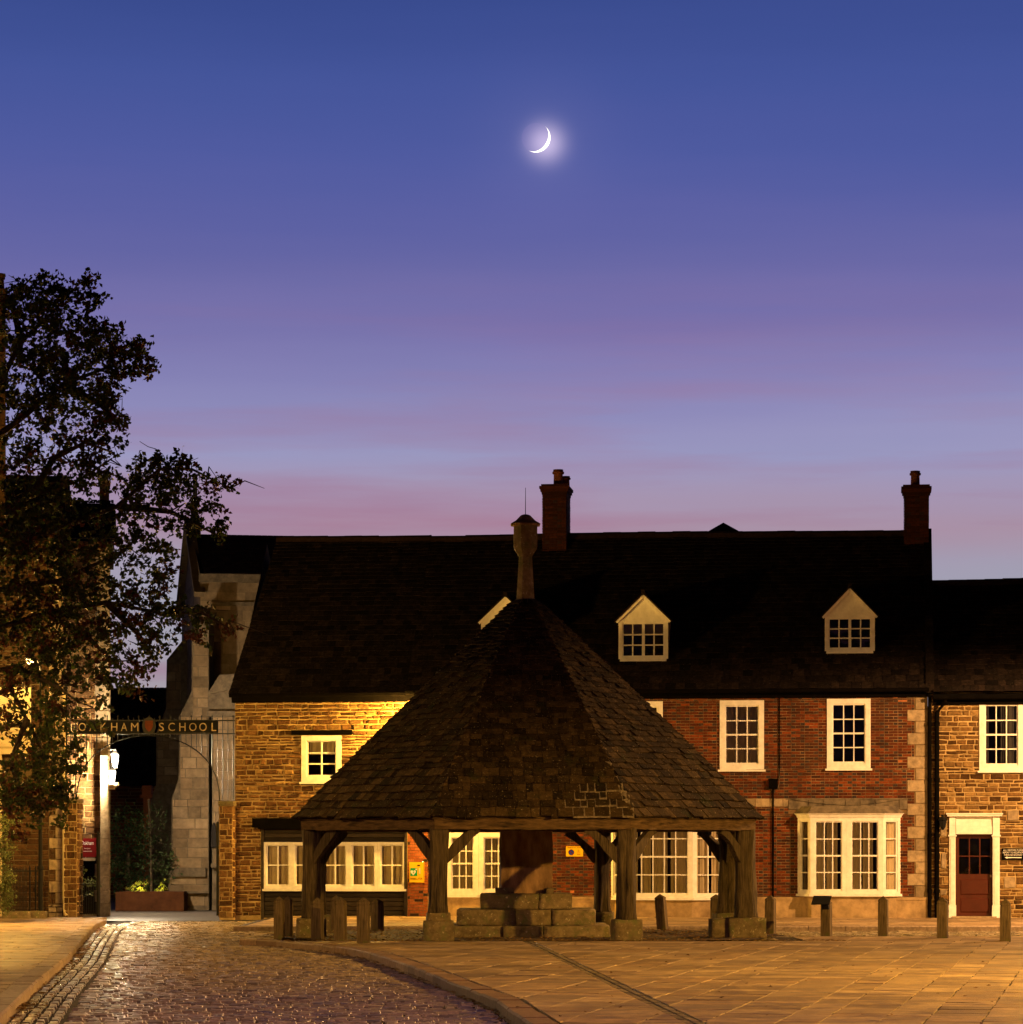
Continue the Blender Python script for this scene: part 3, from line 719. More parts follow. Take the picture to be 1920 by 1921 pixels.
for k in range(8):
    c = ang_pt(RP, k)
    fat = 1.18 if k in (7, 0) else 1.0
    b = MB(); sx_, sy_, sz_ = blk[k]
    b.rough((c.x, c.y, -.1), (sx_, sy_, sz_+.1), U(-.15, .15), .022, 6, 0, .35, k)
    if k == 5: b.rough((c.x, c.y, .34), (.42, .40, .16), .05, .012, 4, 0, .3, k+9)
    if k == 7: b.rough((c.x-.42, c.y+.1, -.1), (.5, .5, .44), .1, .02, 5, 0, .35, 31)
    b.build('stone_base', M['block'], X, True)
    top = 2.02; zb = sz_-.02+(.14 if k == 5 else 0)
    ln = (0, 0)
    post_mb(c, zb, top, .166*fat, .156*fat, ln, k).build('post', M['oak'], X, True)
# wall plate: eight beams between the post heads
for k in range(8):
    a, b_ = ang_pt(RP+.05, k), ang_pt(RP+.05, k+1)
    m_ = MB(); d = (b_-a).normalized(); N = 14; prev = None
    out = Vector((d.y, -d.x, 0))
    for i in range(N+1):
        p = a.lerp(b_, i/N)+(d*(-.06) if i == 0 else Vector())+(d*.06 if i == N else Vector())
        sag = .012*mnoise.noise(Vector((i*.5, k*3, 0))); h0 = 2.0+sag+.014*mnoise.noise(Vector((i*.8, k, 5))); h1 = 2.235
        o_ = .13+.018*mnoise.noise(Vector((i*.7, k*2, 9)))
        ring = [p+out*o_+Vector((0,0,h0)), p+out*(o_+.01)+Vector((0,0,h1)), p-out*.14+Vector((0,0,h1)), p-out*.14+Vector((0,0,h0))]
        if prev: m_.mesh(prev+ring, [(0,4,5,1), (1,5,6,2), (2,6,7,3), (3,7,4,0)])
        else: m_.poly(ring)
        prev = ring
    m_.poly(prev[::-1]); m_.build('wall_plate', M['oakbeam'], X)
# knee braces, two to a post, gently curved
for k in range(8):
    c = ang_pt(RP, k)
    for sgn in (-1, 1):
        e = ang_pt(RP, k+sgn); d = (e-c).normalized(); d.z = 0
        pts = []
        for i in range(7):
            u = i/6; pts.append(c+d*(.10+.62*u)+Vector((0,0,1.42+.60*u+.05*math.sin(u*math.pi))))
        m_ = MB(); side = Vector((d.y, -d.x, 0)); prev = None
        for i, p in enumerate(pts):
            dd = (pts[min(i+1, 6)]-pts[max(i-1, 0)]).normalized(); up = side.cross(dd)
            hw = .06; hh = .085+.02*math.sin(i*1.1+k)
            ring = [p+side*hw-up*hh, p+side*hw+up*hh, p-side*hw+up*hh, p-side*hw-up*hh]
            if prev: m_.mesh(prev+ring, [(0,4,5,1), (1,5,6,2), (2,6,7,3), (3,7,4,0)])
            else: m_.poly(ring)
            prev = ring
        m_.poly(prev[::-1]); m_.build('brace', M['oak'], X)
# lower tie beams from the posts to the centre pier, and rafters, seen dark from below
for k in range(8):
    m_ = MB(); c = ang_pt(RP-.1, k, 2.1); m_.beam(c, Vector((C0.x+.35*math.cos(ROT+math.radians(22.5+45*k)), C0.y+.35*math.sin(ROT+math.radians(22.5+45*k)), 2.1)), .16, .2); m_.build('tie_beam', M['oakbeam'], X)
# roof: eight tiled faces
RE, ZE, ZA, RA = 4.72, 2.24, 6.42, .26
def prof(k):     # k 0 at eaves, 1 at apex: radius and height, slightly swelling
    r = RE+(RA-RE)*k; z = ZE+(ZA-ZE)*k+.04*math.sin(math.pi*k)
    return r, z
roof = MB(); under = MB(); NB = 10
for k in range(8):
    A = ROT+math.radians(22.5+45*k); B = A+math.radians(45); mid = (A+B)/2
    for i in range(NB):
        r0, z0 = prof(i/NB); r1, z1 = prof((i+1)/NB)
        c8 = math.cos(math.radians(22.5)); t8 = math.sin(math.radians(22.5))
        ux = Vector((-math.sin(mid), math.cos(mid), 0)); om = Vector((math.cos(mid), math.sin(mid), 0))
        Bm = C0+om*r0*c8+Vector((0,0,z0)); Tm = C0+om*r1*c8+Vector((0,0,z1)); vy = (Tm-Bm); H = vy.length; vy.normalize(); nr = ux.cross(vy).normalized()
        if nr.dot(om) < 0: nr = -nr
        w0, w1 = r0*t8, r1*t8
        lf = lambda v, w0=w0, w1=w1, H=H: -(w0+(w1-w0)*min(max(v/H, 0), 1.3))
        rt = lambda v, w0=w0, w1=w1, H=H: (w0+(w1-w0)*min(max(v/H, 0), 1.3))
        under.poly([Bm-ux*w0-nr*.01, Bm+ux*w0-nr*.01, Tm+ux*w1-nr*.01, Tm-ux*w1-nr*.01])
        under.poly([Bm-ux*w0-nr*.07, Tm-ux*w1-nr*.07, Tm+ux*w1-nr*.07, Bm+ux*w0-nr*.07])
        kk = i/NB; e = .185-.085*kk
        # mortared patch near the foot of the front face, on its right
        sk = None
        n_rows = max(1, round(H/e)); ee = H/n_rows
        for rrow in range(n_rows):
            v = rrow*ee; a, b = lf(v), rt(v); s = a-U(0, .15)
            while s < b:
                wdt = U(.12, .29)*(1-.4*kk); sa, sb = max(s, a), min(s+wdt, b)
                if b-sb < .05: sb = b
                pt = k == 5 and i == 0 and sa > .55 or (k == 5 and i == 1 and rrow == 0 and sa > .7)
                if sb-sa > .03:
                    g_ = .016 if pt else .005; lf_ = U(.02, .05); v2 = v+ee*1.7
                    l2, r2 = max(lf(v2), sa), min(rt(v2), sb)
                    if r2 < l2: l2 = r2 = (l2+r2)/2
                    dv = U(-.03, .014)
                    x0, x1 = v+dv+(-.05 if (i == 0 and rrow == 0) else 0), v+dv+U(-.008, .008)+(-.05 if (i == 0 and rrow == 0) else 0)
                    P = lambda s_, v_, n_: Bm+ux*s_+vy*v_+nr*n_
                    th = U(.014, .03); mt = 0
                    roof.mesh([P(sa+g_, x0, lf_-.002), P(sb-g_, x1, lf_-.002), P(sb-g_, x1, lf_+th), P(sa+g_, x0, lf_+th+U(-.006, .006)), P(r2-.004, v2, .004), P(l2+.004, v2, .004), P(l2+.004, v2, -.01), P(r2-.004, v2, -.01)],
                              [(0,1,2,3), (3,2,4,5), (1,7,4,2), (0,3,5,6)], 0)
                    if pt and U(0,1) < .8:   # pale pointing round the slate
                        roof.mesh([P(sa-.004, x0-.016, lf_-.012), P(sb+.004, x1-.016, lf_-.012), P(sb+.004, x1-.012, lf_+th-.004), P(sa-.004, x0-.012, lf_+th-.004), P(sb+.004, v2, .001), P(sa-.004, v2, .001)],
                                  [(0,1,2,3), (3,2,4,5)], 1)
                s += wdt
                if sb == b: break
# hip courses: short mitred slates bedded over each hip
for k in range(8):
    A = ROT+math.radians(22.5+45*k); d = Vector((math.cos(A), math.sin(A), 0)); sd_ = Vector((-d.y, d.x, 0))
    kk = 0.0
    while kk < .985:
        r0, z0 = prof(kk); r1, z1 = prof(kk+.022)
        p = C0+d*(r0+.012)+Vector((0,0,z0+.034)); q = C0+d*(r1+.02)+Vector((0,0,z1+.03)); wv = U(.06, .10)
        dr = .045
        roof.mesh([p+sd_*wv-d*dr*.5-Vector((0,0,dr*.6)), p+Vector((0,0,.02)), p-sd_*wv-d*dr*.5-Vector((0,0,dr*.6)), q+sd_*wv-d*dr*.5-Vector((0,0,dr*.6)), q, q-sd_*wv-d*dr*.5-Vector((0,0,dr*.6))], [(0,1,4,3), (1,2,5,4), (0,2,1)], 1 if (k == 6 and kk < .22 and U(0,1) < .6) else 0)
        kk += .0235
ro = roof.build('roof', [M['slate_cross'], M['lime_patch']], X); under.build('roof_boarding', M['oakbeam'], ro)
# finial
f = MB(); c = (C0.x-.01, C0.y, 0)
f.lathe(c, [(.30,6.36),(.24,6.44),(.185,6.50),(.135,7.30)], 8, rot=ROT)
f.lathe(c, [(.135,7.30),(.17,7.36),(.235,7.46),(.245,7.50),(.245,7.90)], 8, rot=ROT)
sh = f.build('finial', M['block'], X)
f = MB(); f.lathe(c, [(.30,7.90),(.31,7.935),(.20,8.0),(.14,8.06),(.10,8.10),(.05,8.12)], 8, rot=ROT); f.build('cap', M['pier'], sh)
f = MB(); f.tube([(c[0], c[1], 8.10), (c[0]+.002, c[1], 8.64)], [.009, .005], 6); f.build('rod', M['iron'], sh)
# centre pier and its stepped base
f = MB(); f.rough((C0.x, C0.y, .74), (1.0, .95, 1.5), ROT, .02, 9, 0, .15, 3); f.build('centre_pier', M['pier'], X)
for i, (hw, z0, z1, cxo) in enumerate(((1.56, -.1, .20, .02), (1.32, .2, .5, .0), (.88, .5, .80, .0))):
    f = MB(); x = -hw
    rows = 1
    while x < hw-.05:
        L = min(U(.6, 1.15), hw-x)
        if hw-(x+L) < .2: L = hw-x
        dp = U(-.03, .03) if i else U(-.07, .05)
        f.rough((C0.x+cxo+x+L/2, C0.y-hw*.5+dp/2, z0), (L-.004, hw-dp, z1-z0), U(-.012, .012), .014, 7, 0, .16, i*20+x)
        f.rough((C0.x+cxo+x+L/2, C0.y+hw*.5, z0), (L-.012, hw, z1-z0), 0, .01, 3, 0, .3, i*20+x+3)
        x += L
    f.build('step', M['block'], X, True)
f = MB(); f.rough((C0.x-.42, C0.y-.62, .78), (.34,.22,.13), .1, .02, 4, 0, .4, 77); f.build('loose_stone', M['block'], X, True); f = MB(); f.rough((C0.x+.42, C0.y-.66, .78), (.16,.16,.12), .5, .02, 4, 0, .6, 78); f.build('loose_stone', M['block'], X, True)

# ------------------------------------------------------------------ bollards
def bollard_mb(h=.80, wd=.225, seed=0):
    mb = MB(); n = 1; w_ = wd/2
    prof_ = [(w_*1.02, -.12), (w_, .0), (w_*.98, h*.83), (w_*.90, h*.835), (w_*.90, h*.85), (w_*.97, h*.855), (w_*.96, h*.90), (.004, h)]
    for (r, z), (r2, z2) in zip(prof_, prof_[1:]):
        a = [(-r, -r, z), (r, -r, z), (r, r, z), (-r, r, z)]; b = [(-r2, -r2, z2), (r2, -r2, z2), (r2, r2, z2), (-r2, r2, z2)]
        mb.mesh(a+b, [(0,1,5,4), (1,2,6,5), (2,3,7,6), (3,0,4,7)])
    return mb
BL = [ # px, base y, height m, width m, turn deg, lean deg, label
 (524,1760,.80,.20,12,0,'weathered oak bollard, outermost in the cluster by the cobbled road'),
 (540,1757,.79,.19,14,0,'oak bollard close beside the outermost one, touching the cross post base'),
 (596,1766,.81,.22,18,0,'oak bollard standing right of the cross post nearest the gate'),
 (639,1768,.83,.22,16,0,'oak bollard in the road cluster, in front of a yellow-lit one'),
 (682,1771,.84,.235,10,0,'front oak bollard of the road cluster, nearest the kerb'),
 (631,1745,.74,.20,25,0,'yellow-lit mossy bollard behind the road cluster'),
 (708,1747,.68,.23,38,0,'bollard half lit yellow and half black, between cluster and market cross'),
 (926,1738,.72,.2,0,0,'bollard showing only its pointed top behind the stone steps'),
 (1244,1743,.755,.235,20,5,'dark leaning bollard seen under the market cross roof'),
 (1344,1747,.775,.235,20,0,'dark upright bollard just inside the far cross post'),
 (1446,1750,.77,.225,20,0,'bollard beside the brick wall, just outside the market cross'),
 (1551,1754,.73,.225,20,0,'bollard carrying a black sloping plaque, below the bay window'),
 (1657.5,1758,.80,.21,16,0,'bollard under the far end of the bay window'),
 (1769,1762,.80,.225,16,0,'bollard in front of the black drainpipes'),
 (1887,1768,.80,.22,14,0,'bollard in front of the visitors sign, past the maroon door'),
]
pb = None
for i, (px, by, h, wd, tr, ln, lab) in enumerate(BL):
    p = gnd(px, by, -.02)
    if pb is None:
        pb = bollard_mb(.8, .22).build('bollard', M['bollard']); o = pb
    else:
        o = pb.copy(); COL.objects.link(o)
    o.location = (p.x, p.y, -.04); o.scale = (wd/.22*.84, wd/.22*.84, h/.8); o.rotation_euler = (0, math.radians(-ln), math.radians(-tr))
    tag(o, lab, 'bollard', 'wooden bollards round the market cross')
# sloping plaque fixed on the bollard
p = gnd(1551, 1754, 0)
T = thing('information_plaque', (p.x, p.y-.1, .5), 'small black tilted information plaque fixed to a bollard', 'plaque')
mb = MB(); c = Vector((p.x-.12, p.y-.22, .66))
for (nm_, sc_, dz, mt) in (('panel', 1.0, 0, 'black'),):
    e1_ = Vector((1,0,0)).lerp(Vector((1,.15,0)), 1).normalized(); e2_ = Vector((.18,.55,.42)).normalized(); nn = e1_.cross(e2_)
    P = [c+e1_*a*.18+e2_*b*.13+nn*k for k in (0, .025) for a, b in ((-1,-1), (1,-1), (1,1), (-1,1))]
    mb.mesh(P, [(0,1,5,4), (1,2,6,5), (2,3,7,6), (3,0,4,7), (4,5,6,7), (3,2,1,0)])
mb.build('panel', M['iron'], T)
mb = MB(); mb.beam((p.x-.02, p.y-.14, .50), (p.x-.06, p.y-.2, .66), .14, .05); mb.build('bracket', M['iron'], T)

# ------------------------------------------------------------------ the terrace
S, Z = FF.S, FF.Z
def rect(px0, px1, py0, py1, t=0):     # photo rectangle on the front -> s0, s1, z0, z1
    m_ = (px0+px1)/2
    return (S(px0, t), S(px1, t), Z(m_, py1, t), Z(m_, py0, t))
EAVE_T = -.28
# slope of the roof on the terrace
def roof_on(parent, pxa, pxb, yE, yR, rt=4.0, matk='slate', va=0.0, vb=0.0, coping=False, gables=True, e0=.23, e1=.13):
    sa, sb = S(pxa), S(pxb); pm = (pxa+pxb)/2
    ze, zr = Z(pm, yE, EAVE_T), Z(pm, yR, rt)
    ux = (FF.w(1,0,0)-FF.w(0,0,0)); v = (FF.w(0,rt,zr)-FF.w(0,EAVE_T,ze)); H = v.length; v.normalize(); nr = ux.cross(v); 
    O_ = FF.w(sa, EAVE_T, ze); W_ = sb-sa
    mb = MB()
    tiles(mb, O_, ux, v, nr, H, lambda q: va*q/H, lambda q: W_-vb*q/H, e0, e1)
    mb.poly([FF.w(sa, EAVE_T, ze), FF.w(sb, EAVE_T, ze), FF.w(sb, rt, zr), FF.w(sa+va, rt, zr)], 0)
    mb.poly([FF.w(sa+va, rt, zr), FF.w(sb, rt, zr), FF.w(sb, rt*2-EAVE_T, ze), FF.w(sa, rt*2-EAVE_T, ze)], 0)
    r = mb.build('roof', M[matk], parent)
    # ridge tiles
    q = MB(); s = sa+va
    while s < sb:
        e = min(s+.45, sb); dz = U(-.008, .008)+.02*math.sin(s*.55)
        pr = [(-.16,-.13),(-.1,-.01),(0,.045),(.1,-.01),(.16,-.13)]
        V = [FF.w(x, rt+a, zr+.05+b+dz) for x in (s-.004, e+.004) for a, b in pr]
        q.mesh(V, [(i, i+5, i+6, i+1) for i in range(4)]+[(0,1,2,3,4), (9,8,7,6,5)]); s += .45
    q.build('ridge_tiles', M['ridge'], r)
    return r, sa, sb, ze, zr
def gutter(parent, s0, s1, z, drop=.0):
    mb = MB(); n = 12; pr = [(-.07,.03),(-.065,-.03),(-.03,-.06),(.02,-.06),(.05,-.03),(.055,.03)]
    V = [FF.w(x, EAVE_T-.02+a, z-.04+b) for x in (s0, s1) for a, b in pr]
    mb.mesh(V, [(i, i+1, i+7, i+6) for i in range(5)]+[(0,5,4,3,2,1), (6,7,8,9,10,11)])
    mb.box(FF, s0, s1, -.06, -.035, z-.22, z+.06)
    mb.box(FF, s0, s1, EAVE_T+.04, -.06, z-.03, z+.01)
    mb.build('gutter', M['black'], parent)

# ---- stone house
ST = thing('stone_house', FF.w(S(600), 0, 0), 'ironstone rubble house with black timber shopfront beside the school gate', 'house', None)
roofS, sS0, sS1, zeS, zrS = roof_on(ST, 434, 765, 1300, 1012, va=.36)
s0, s1 = S(441), S(765)
up = rect(566, 641, 1380, 1467)
shop = (S(490), S(764), -.05, Z(600, 1553))
zt = zeS-.02
mb = MB()
wall_cells(mb, FF, s0, s1, -.1, zt, [up, shop], 0, 1)
lint = rect(548, 661, 1370, 1379); brs = (S(475), s1, Z(600, 1553), Z(600, 1535))
masonry(mb, FF, s0, s1, 0, zt, [up, shop, lint, brs], (.065,.15), (.13,.40), .026, 0, (.012,.055), .022, .015)
for (a, b, c, d) in ((s0, s0, 0, 8.2), (s1, s1, 0, 8.2)):
    mb.poly([FF.w(a, 0.001, -.1), FF.w(b, 8.2, -.1), FF.w(b, 8.2, zt), FF.w(a, 0.001, zt)], 1)
    mb.poly([FF.w(a, 0, zt), FF.w(b, 8.2, zt), FF.w(b, 4.0, zrS-.1)], 1)
mb.poly([FF.w(s0, 8.2, -.1), FF.w(s1, 8.2, -.1), FF.w(s1, 8.2, zt), FF.w(s0, 8.2, zt)], 1)
mb.build('wall', [M['ironstone'], M['mortar_warm']], ST)
gutter(ST, sS0+.02, sS1, zeS)
window(ST, FF, *up, 2, 3, fw=.13, proud=.04, curtain='curtain', half=.68, mid=False, bar=.035)
mb = MB(); mb.box(FF, lint[0], lint[1], -.09, .05, lint[2], lint[3]); mb.build('lintel', M['black'], ST)
mb = MB(); mb.box(FF, brs[0], brs[1], -.12, .05, brs[2], brs[3]); mb.box(FF, shop[0]-.05, shop[1], -.15, .0, shop[3]-.03, shop[3]+.001); mb.build('fascia', M['black'], ST)
# shopfront: black boards above and below a row of white casements
zc0, zc1 = Z(600, 1668), Z(600, 1580)
mb = MB(); z = -.08
while z < zc0-.05:
    mb.stone(FF, shop[0]+.08, shop[1]-.08, .06, .03, z, min(z+.105, zc0-.05), .008); z += .11
z = zc1+.01
while z < shop[3]-.02: mb.stone(FF, shop[0]+.08, shop[1]-.08, .06, .03, z, min(z+.1, shop[3]), .006); z += .105
mb.poly([FF.w(shop[0], .07, -.1), FF.w(shop[1], .07, -.1), FF.w(shop[1], .07, zc0-.03), FF.w(shop[0], .07, zc0-.03)], 0)
mb.poly([FF.w(shop[0], .07, zc1), FF.w(shop[1], .07, zc1), FF.w(shop[1], .07, shop[3]), FF.w(shop[0], .07, shop[3])], 0)
mb.box(FF, shop[0], shop[0]+.07, -.02, .1, -.1, shop[3]); mb.box(FF, shop[1]-.07, shop[1], -.02, .1, -.1, shop[3])
mb.build('shopfront_boards', M['boards'], ST)
xs = [494, 548, 602, 655, 708.5, 762]
for i in range(5):
    window(ST, FF, S(xs[i])+.002, S(xs[i+1])-.002, zc0, zc1, 2, 2, fw=.07, t=.03, proud=.035, curtain='curtain', mid=False, bar=.035, sill=False, name='casement', gapfrac=-1)
mb = MB(); mb.box(FF, S(493), S(763), -.06, .03, zc0-.055, zc0-.002); mb.build('sill', M['white'], ST)

# ---- brick house
BR = thing('brick_house', FF.w(S(1250), 0, 0), 'red brick house with bay windows, pale quoins and dormers behind the market cross', 'house')
roofB, sB0, sB1, zeB, zrB = roof_on(BR, 765, 1745, 1293, 1005)
bS0, bS1 = S(765), S(1740)
zt = zeB-.02
W1, W2, W3 = rect(1162, 1244, 1316, 1446), rect(1351, 1434, 1314, 1444), rect(1552, 1634, 1311, 1442)
W0 = rect(968, 1050, 1316, 1446)
G1 = rect(838, 1020, 1562, 1680)
def bay_pts(p0, p1, p2, p3, pr):
    return [(S(p0), 0), (S(p1, -pr), -pr), (S(p2, -pr), -pr), (S(p3), 0)]
B2 = bay_pts(1147, 1172, 1300, 1360, .42); B3 = bay_pts(1497, 1521, 1657, 1690, .42)
zb2 = (Z(1250, 1684), Z(1250, 1530)); zb3 = (Z(1590, 1677), Z(1590, 1533))
h2 = (B2[0][0]+.05, B2[3][0]-.05, zb2[0], zb2[1]); h3 = (B3[0][0]+.05, B3[3][0]-.05, zb3[0], zb3[1])
op = [W0, W1, W2, W3, G1, h2, h3]
zp = Z(1400, 1683)                                      # top of plinth
band_l = (S(1392), S(1480), Z(1430, 1514), Z(1430, 1498)); band_d = (S(1480), S(1703), Z(1590, 1527), Z(1590, 1498))
quo = (S(1716), bS1, zp, zt)
mb = MB()
wall_cells(mb, FF, bS0, bS1, -.1, zt, op, 0, 1)
def pick(hd): 
    return (2 if (hd and U(0,1) < .62) else 0) if U(0,1) < .994 else 3
newb = (bS0, S(803), 0, Z(780, 1540))
holes = op+[band_l, band_d, quo, (bS0, bS1, -.1, zp), newb]
masonry(mb, FF, bS0, bS1, zp, zt, holes, (.069,.071), (.2,.22), .011, 0, (.006,.013), .004, .0015, pick, bond=True)
masonry(mb, FF, newb[0], newb[1], 0, newb[3], [], (.07,.072), (.2,.22), .011, 0, (.006,.012), .004, .0015, lambda hd: 3 if U(0,1) < .95 else 2, bond=True)
for a in (bS0+.002, bS1):
    mb.poly([FF.w(a, 0.001, -.1), FF.w(a, 8.2, -.1), FF.w(a, 8.2, zt), FF.w(a, 0.001, zt)], 0)
    mb.poly([FF.w(a, 0, zt), FF.w(a, 8.2, zt), FF.w(a, 4.0, zrB-.1)], 0)
mb.poly([FF.w(bS0, 8.2, -.1), FF.w(bS1, 8.2, -.1), FF.w(bS1, 8.2, zt), FF.w(bS0, 8.2, zt)], 0)
mb.build('wall', [M['brick'], M['mortar_grey'], M['brick_dark'], M['brick_new']], BR)
mb = MB(); mb.box(FF, newb[1]+.002, bS1+.01, -.05, .05, -.1, zp)
mb.box(FF, newb[1]+.002, bS1+.012, -.065, -.05, zp-.07, zp-.002)
mb.build('plinth', M['plinth'], BR)
# quoins, long and short
mb = MB(); z = zp; i = 0
while z < zt-.05:
    h = min(.285, zt-z); a = S(1703) if i % 2 else S(1718)
    mb.stone(FF, a, bS1+.012, .0, .022, z+.003, z+h-.003, .006, .002); z += h; i += 1
mb.box(FF, bS1-.01, bS1+.014, -.0, .3, zp, zt)
mb.build('quoins', M['quoin'], BR)
mb = MB(); masonry(mb, FF, band_l[0], band_l[1], band_l[2], band_l[3], [], (.2,.22), (.3,.5), .008, 0, (.02,.028), .006, .003)
mb.build('stone_band', M['quoin'], BR)
mb = MB(); masonry(mb, FF, band_d[0], band_d[1], band_d[2]+.1, band_d[3], [], (.2,.22), (.35,.6), .008, 0, (.03,.036), .006, .003)
mb.box(FF, S(1476), S(1704), -.05, -.0, band_d[3]-.028, band_d[3]+.004)
mb.build('stone_band', M['lead'], BR)
for (W, cu, hf) in ((W0, None, None), (W1, None, None), (W2, 'curtain', None), (W3, None, None)):
    window(BR, FF, *W, 3, 4, fw=.125, proud=.035, curtain=cu, half=hf, gapfrac=-1)
gw = (G1[1]-G1[0])/3
for i in range(3):
    window(BR, FF, G1[0]+gw*i+.002, G1[0]+gw*(i+1)-.002, G1[2], G1[3], 3, 4 if i != 9 else 4, fw=.12, proud=.03, curtain='curtain', gapfrac=-1)
def bay(B, zz, units, lc, rc, nrows, gapf):
    t = thing_part = None
    def ring(off): 
        return [(B[0][0]-off, .0), (B[1][0]-off*.6, B[1][1]-off), (B[2][0]+off*.6, B[2][1]-off), (B[3][0]+off, 0)]
    def slab(m_, off0, off1, z0, z1):
        a = [FF.w(s, tt, z0) for s, tt in ring(off0)]; b = [FF.w(s, tt, z1) for s, tt in ring(off1)]
        m_.mesh(a+b, [(0,1,5,4), (1,2,6,5), (2,3,7,6), (4,5,6,7), (3,2,1,0)])
    m_ = MB(); slab(m_, .02, .05, zz[1]-.02, zz[1]+.05); slab(m_, .06, .09, zz[1]+.052, zz[1]+.085); bo = m_.build('bay_window', M['white'], BR)
    m_ = MB(); slab(m_, .09, -.06, zz[1]+.087, zz[1]+.26); m_.build('lead_roof', M['lead'], bo)
    m_ = MB(); slab(m_, .05, .05, zz[0]-.06, zz[0]-.002); m_.build('sill', M['white'], bo)
    m_ = MB(); slab(m_, -.04, -.04, -.1, zz[0]-.062); m_.build('apron', M['plinth'], bo)
    zt_ = zz[1]-.022
    f0 = FF.sub(B[0], B[1]); f1 = FF.sub(B[1], B[2]); f2 = FF.sub(B[2], B[3])
    window(bo, f0, 0, f0.L, zz[0], zt_, lc, nrows, fw=.09, curtain='curtain', sill=False, name='side_light', gapfrac=gapf)
    L = f1.L; n = len(units)
    for i, c in enumerate(units): window(bo, f1, L*i/n+.001, L*(i+1)/n-.001, zz[0], zt_, c, nrows, fw=.11, curtain='curtain', sill=False, name='sash', gapfrac=gapf)
    window(bo, f2, 0, f2.L, zz[0], zt_, rc, nrows, fw=.10, curtain='curtain', sill=False, name='side_light', gapfrac=gapf)
# sub-part depth: house > bay_window > sash, so the panes of a bay join its sash mesh
def window_flat(parent, F, s0, s1, z0, z1, cols, rows, fw=.10, t=0.0, proud=.03, curtain='curtain', sill=False, name='sash', gapfrac=.2, mid=True, bar=.026):
    m = MB()
    for q in ((s0, s0+fw, z0, z1), (s1-fw, s1, z0, z1), (s0+fw, s1-fw, z1-fw*.75, z1), (s0+fw, s1-fw, z0, z0+fw*.6)): m.box(F, q[0], q[1], t-.005, t+.12, q[2], q[3])
    a, b, c, d = s0+fw, s1-fw, z0+fw*.6, z1-fw*.75; w = .028
    m.box(F, a, a+w, t+.02, t+.08, c, d); m.box(F, b-w, b, t+.02, t+.08, c, d); m.box(F, a+w, b-w, t+.02, t+.08, d-w, d); m.box(F, a+w, b-w, t+.02, t+.08, c, c+w*1.8)
    R = [F.w(s, tt, z) for z in (c-.1, d+.1) for (s, tt) in ((a-.03, t+.121), (b+.03, t+.121), (b+.03, t+.32), (a-.03, t+.32))]
    m.mesh(R, [(2,3,7,6)], 1)
    a += w; b -= w; c += w*1.8; d -= w
    for i in range(1, cols):
        x = a+(b-a)*i/cols; m.box(F, x-bar/2, x+bar/2, t+.03, t+.07, c, d)
    for i in range(1, rows):
        z = c+(d-c)*i/rows; ww = .042 if (mid and i*2 == rows) else bar
        m.box(F, a, b, t+.032-(.014 if ww > bar else 0), t+.072, z-ww/2, z+ww/2)
    m.poly([F.w(a, t+.06, c), F.w(b, t+.06, c), F.w(b, t+.06, d), F.w(a, t+.06, d)], 2)
    n = max(6, int((b-a)/.02)); ph = U(0, 9); prev = None
    for i in range(n+1):
        x = a+(b-a)*i/n; off = .02*math.sin(i*.02*50+ph+1.7*math.sin(i*.17+ph))
        cur = (x, t+.115+off)
        gp = math.sin(i*.02*17+ph*2+2*math.sin(i*.05)) > 1-gapfrac*.9
        if prev and not gp: m.poly([F.w(prev[0], prev[1], c-.05), F.w(cur[0], cur[1], c-.05), F.w(cur[0], cur[1], d+.05), F.w(prev[0], prev[1], d+.05)], 3)
        prev = cur
    return m.build(name, [M['white'], M['room'], M['glass'], M['curtain']], parent)
window_keep = window
window = window_flat
bay(B2, zb2, [5], 1, 2, 4, .16)
bay(B3, zb3, [3, 3], 1, 1, 4, .24)
window = window_keep
gutter(BR, sB0, sB1-.02, zeB)
# verge coping on the far gable, and the chimneys
def chimney(parent, px0, px1, yb, yt, t0, dep, pots, matk='brick', zb=None, rot=0):
    s0, s1 = S(px0, t0), S(px1, t0); pm = (px0+px1)/2
    zt_ = Z(pm, yt, t0); zb_ = Z(pm, yb, t0)-1.2
    mb = MB()
    mb.box(FF, s0+.01, s1-.01, t0+.01, t0+dep-.01, zb_, zt_-.1, 1)
    fr = FF; 
    cor = [(s0, t0), (s1, t0), (s1, t0+dep), (s0, t0+dep)]
    for a, b in zip(cor, cor[1:]+cor[:1]):
        g_ = FF.sub(a, b); masonry(mb, g_, 0, g_.L, zb_, zt_-.26, [], (.069,.071), (.2,.2), .011, -.0, (.004,.010), .004, .002, lambda hd: 2 if (hd and U(0,1) < .3) else 0, bond=True)
    for (o_, z0, z1) in ((.02, zt_-.26, zt_-.19), (.05, zt_-.189, zt_-.12), (.075, zt_-.119, zt_-.05), (.03, zt_-.049, zt_)):
        mb.box(FF, s0-o_, s1+o_, t0-o_, t0+dep+o_, z0, z1, 0)
    mb.box(FF, s0-.05, s1+.05, t0-.09, t0+.0, zb_+1.16, zb_+1.22, 3)
    ch = mb.build('chimney', [M['brick_dim'], M['brick_dark'], M['brick_dark'], M['lead']], parent)
    for (pp, py, r, tt) in pots:
        m2 = MB(); c = FF.w(S(pp, t0), t0+tt, zt_-.02); h = Z(pp, py, t0)-zt_
        m2.lathe(c, [(r*1.05, 0), (r*.9, h*.12), (r*.85, h*.75), (r*1.1, h*.78), (r*1.12, h*.9), (r*.95, h*.93), (r*.95, h+.02), (r*.7, h+.02), (r*.7, h*.6)], 14)
        m2.build('chimney_pot', M['terracotta'], ch, True)
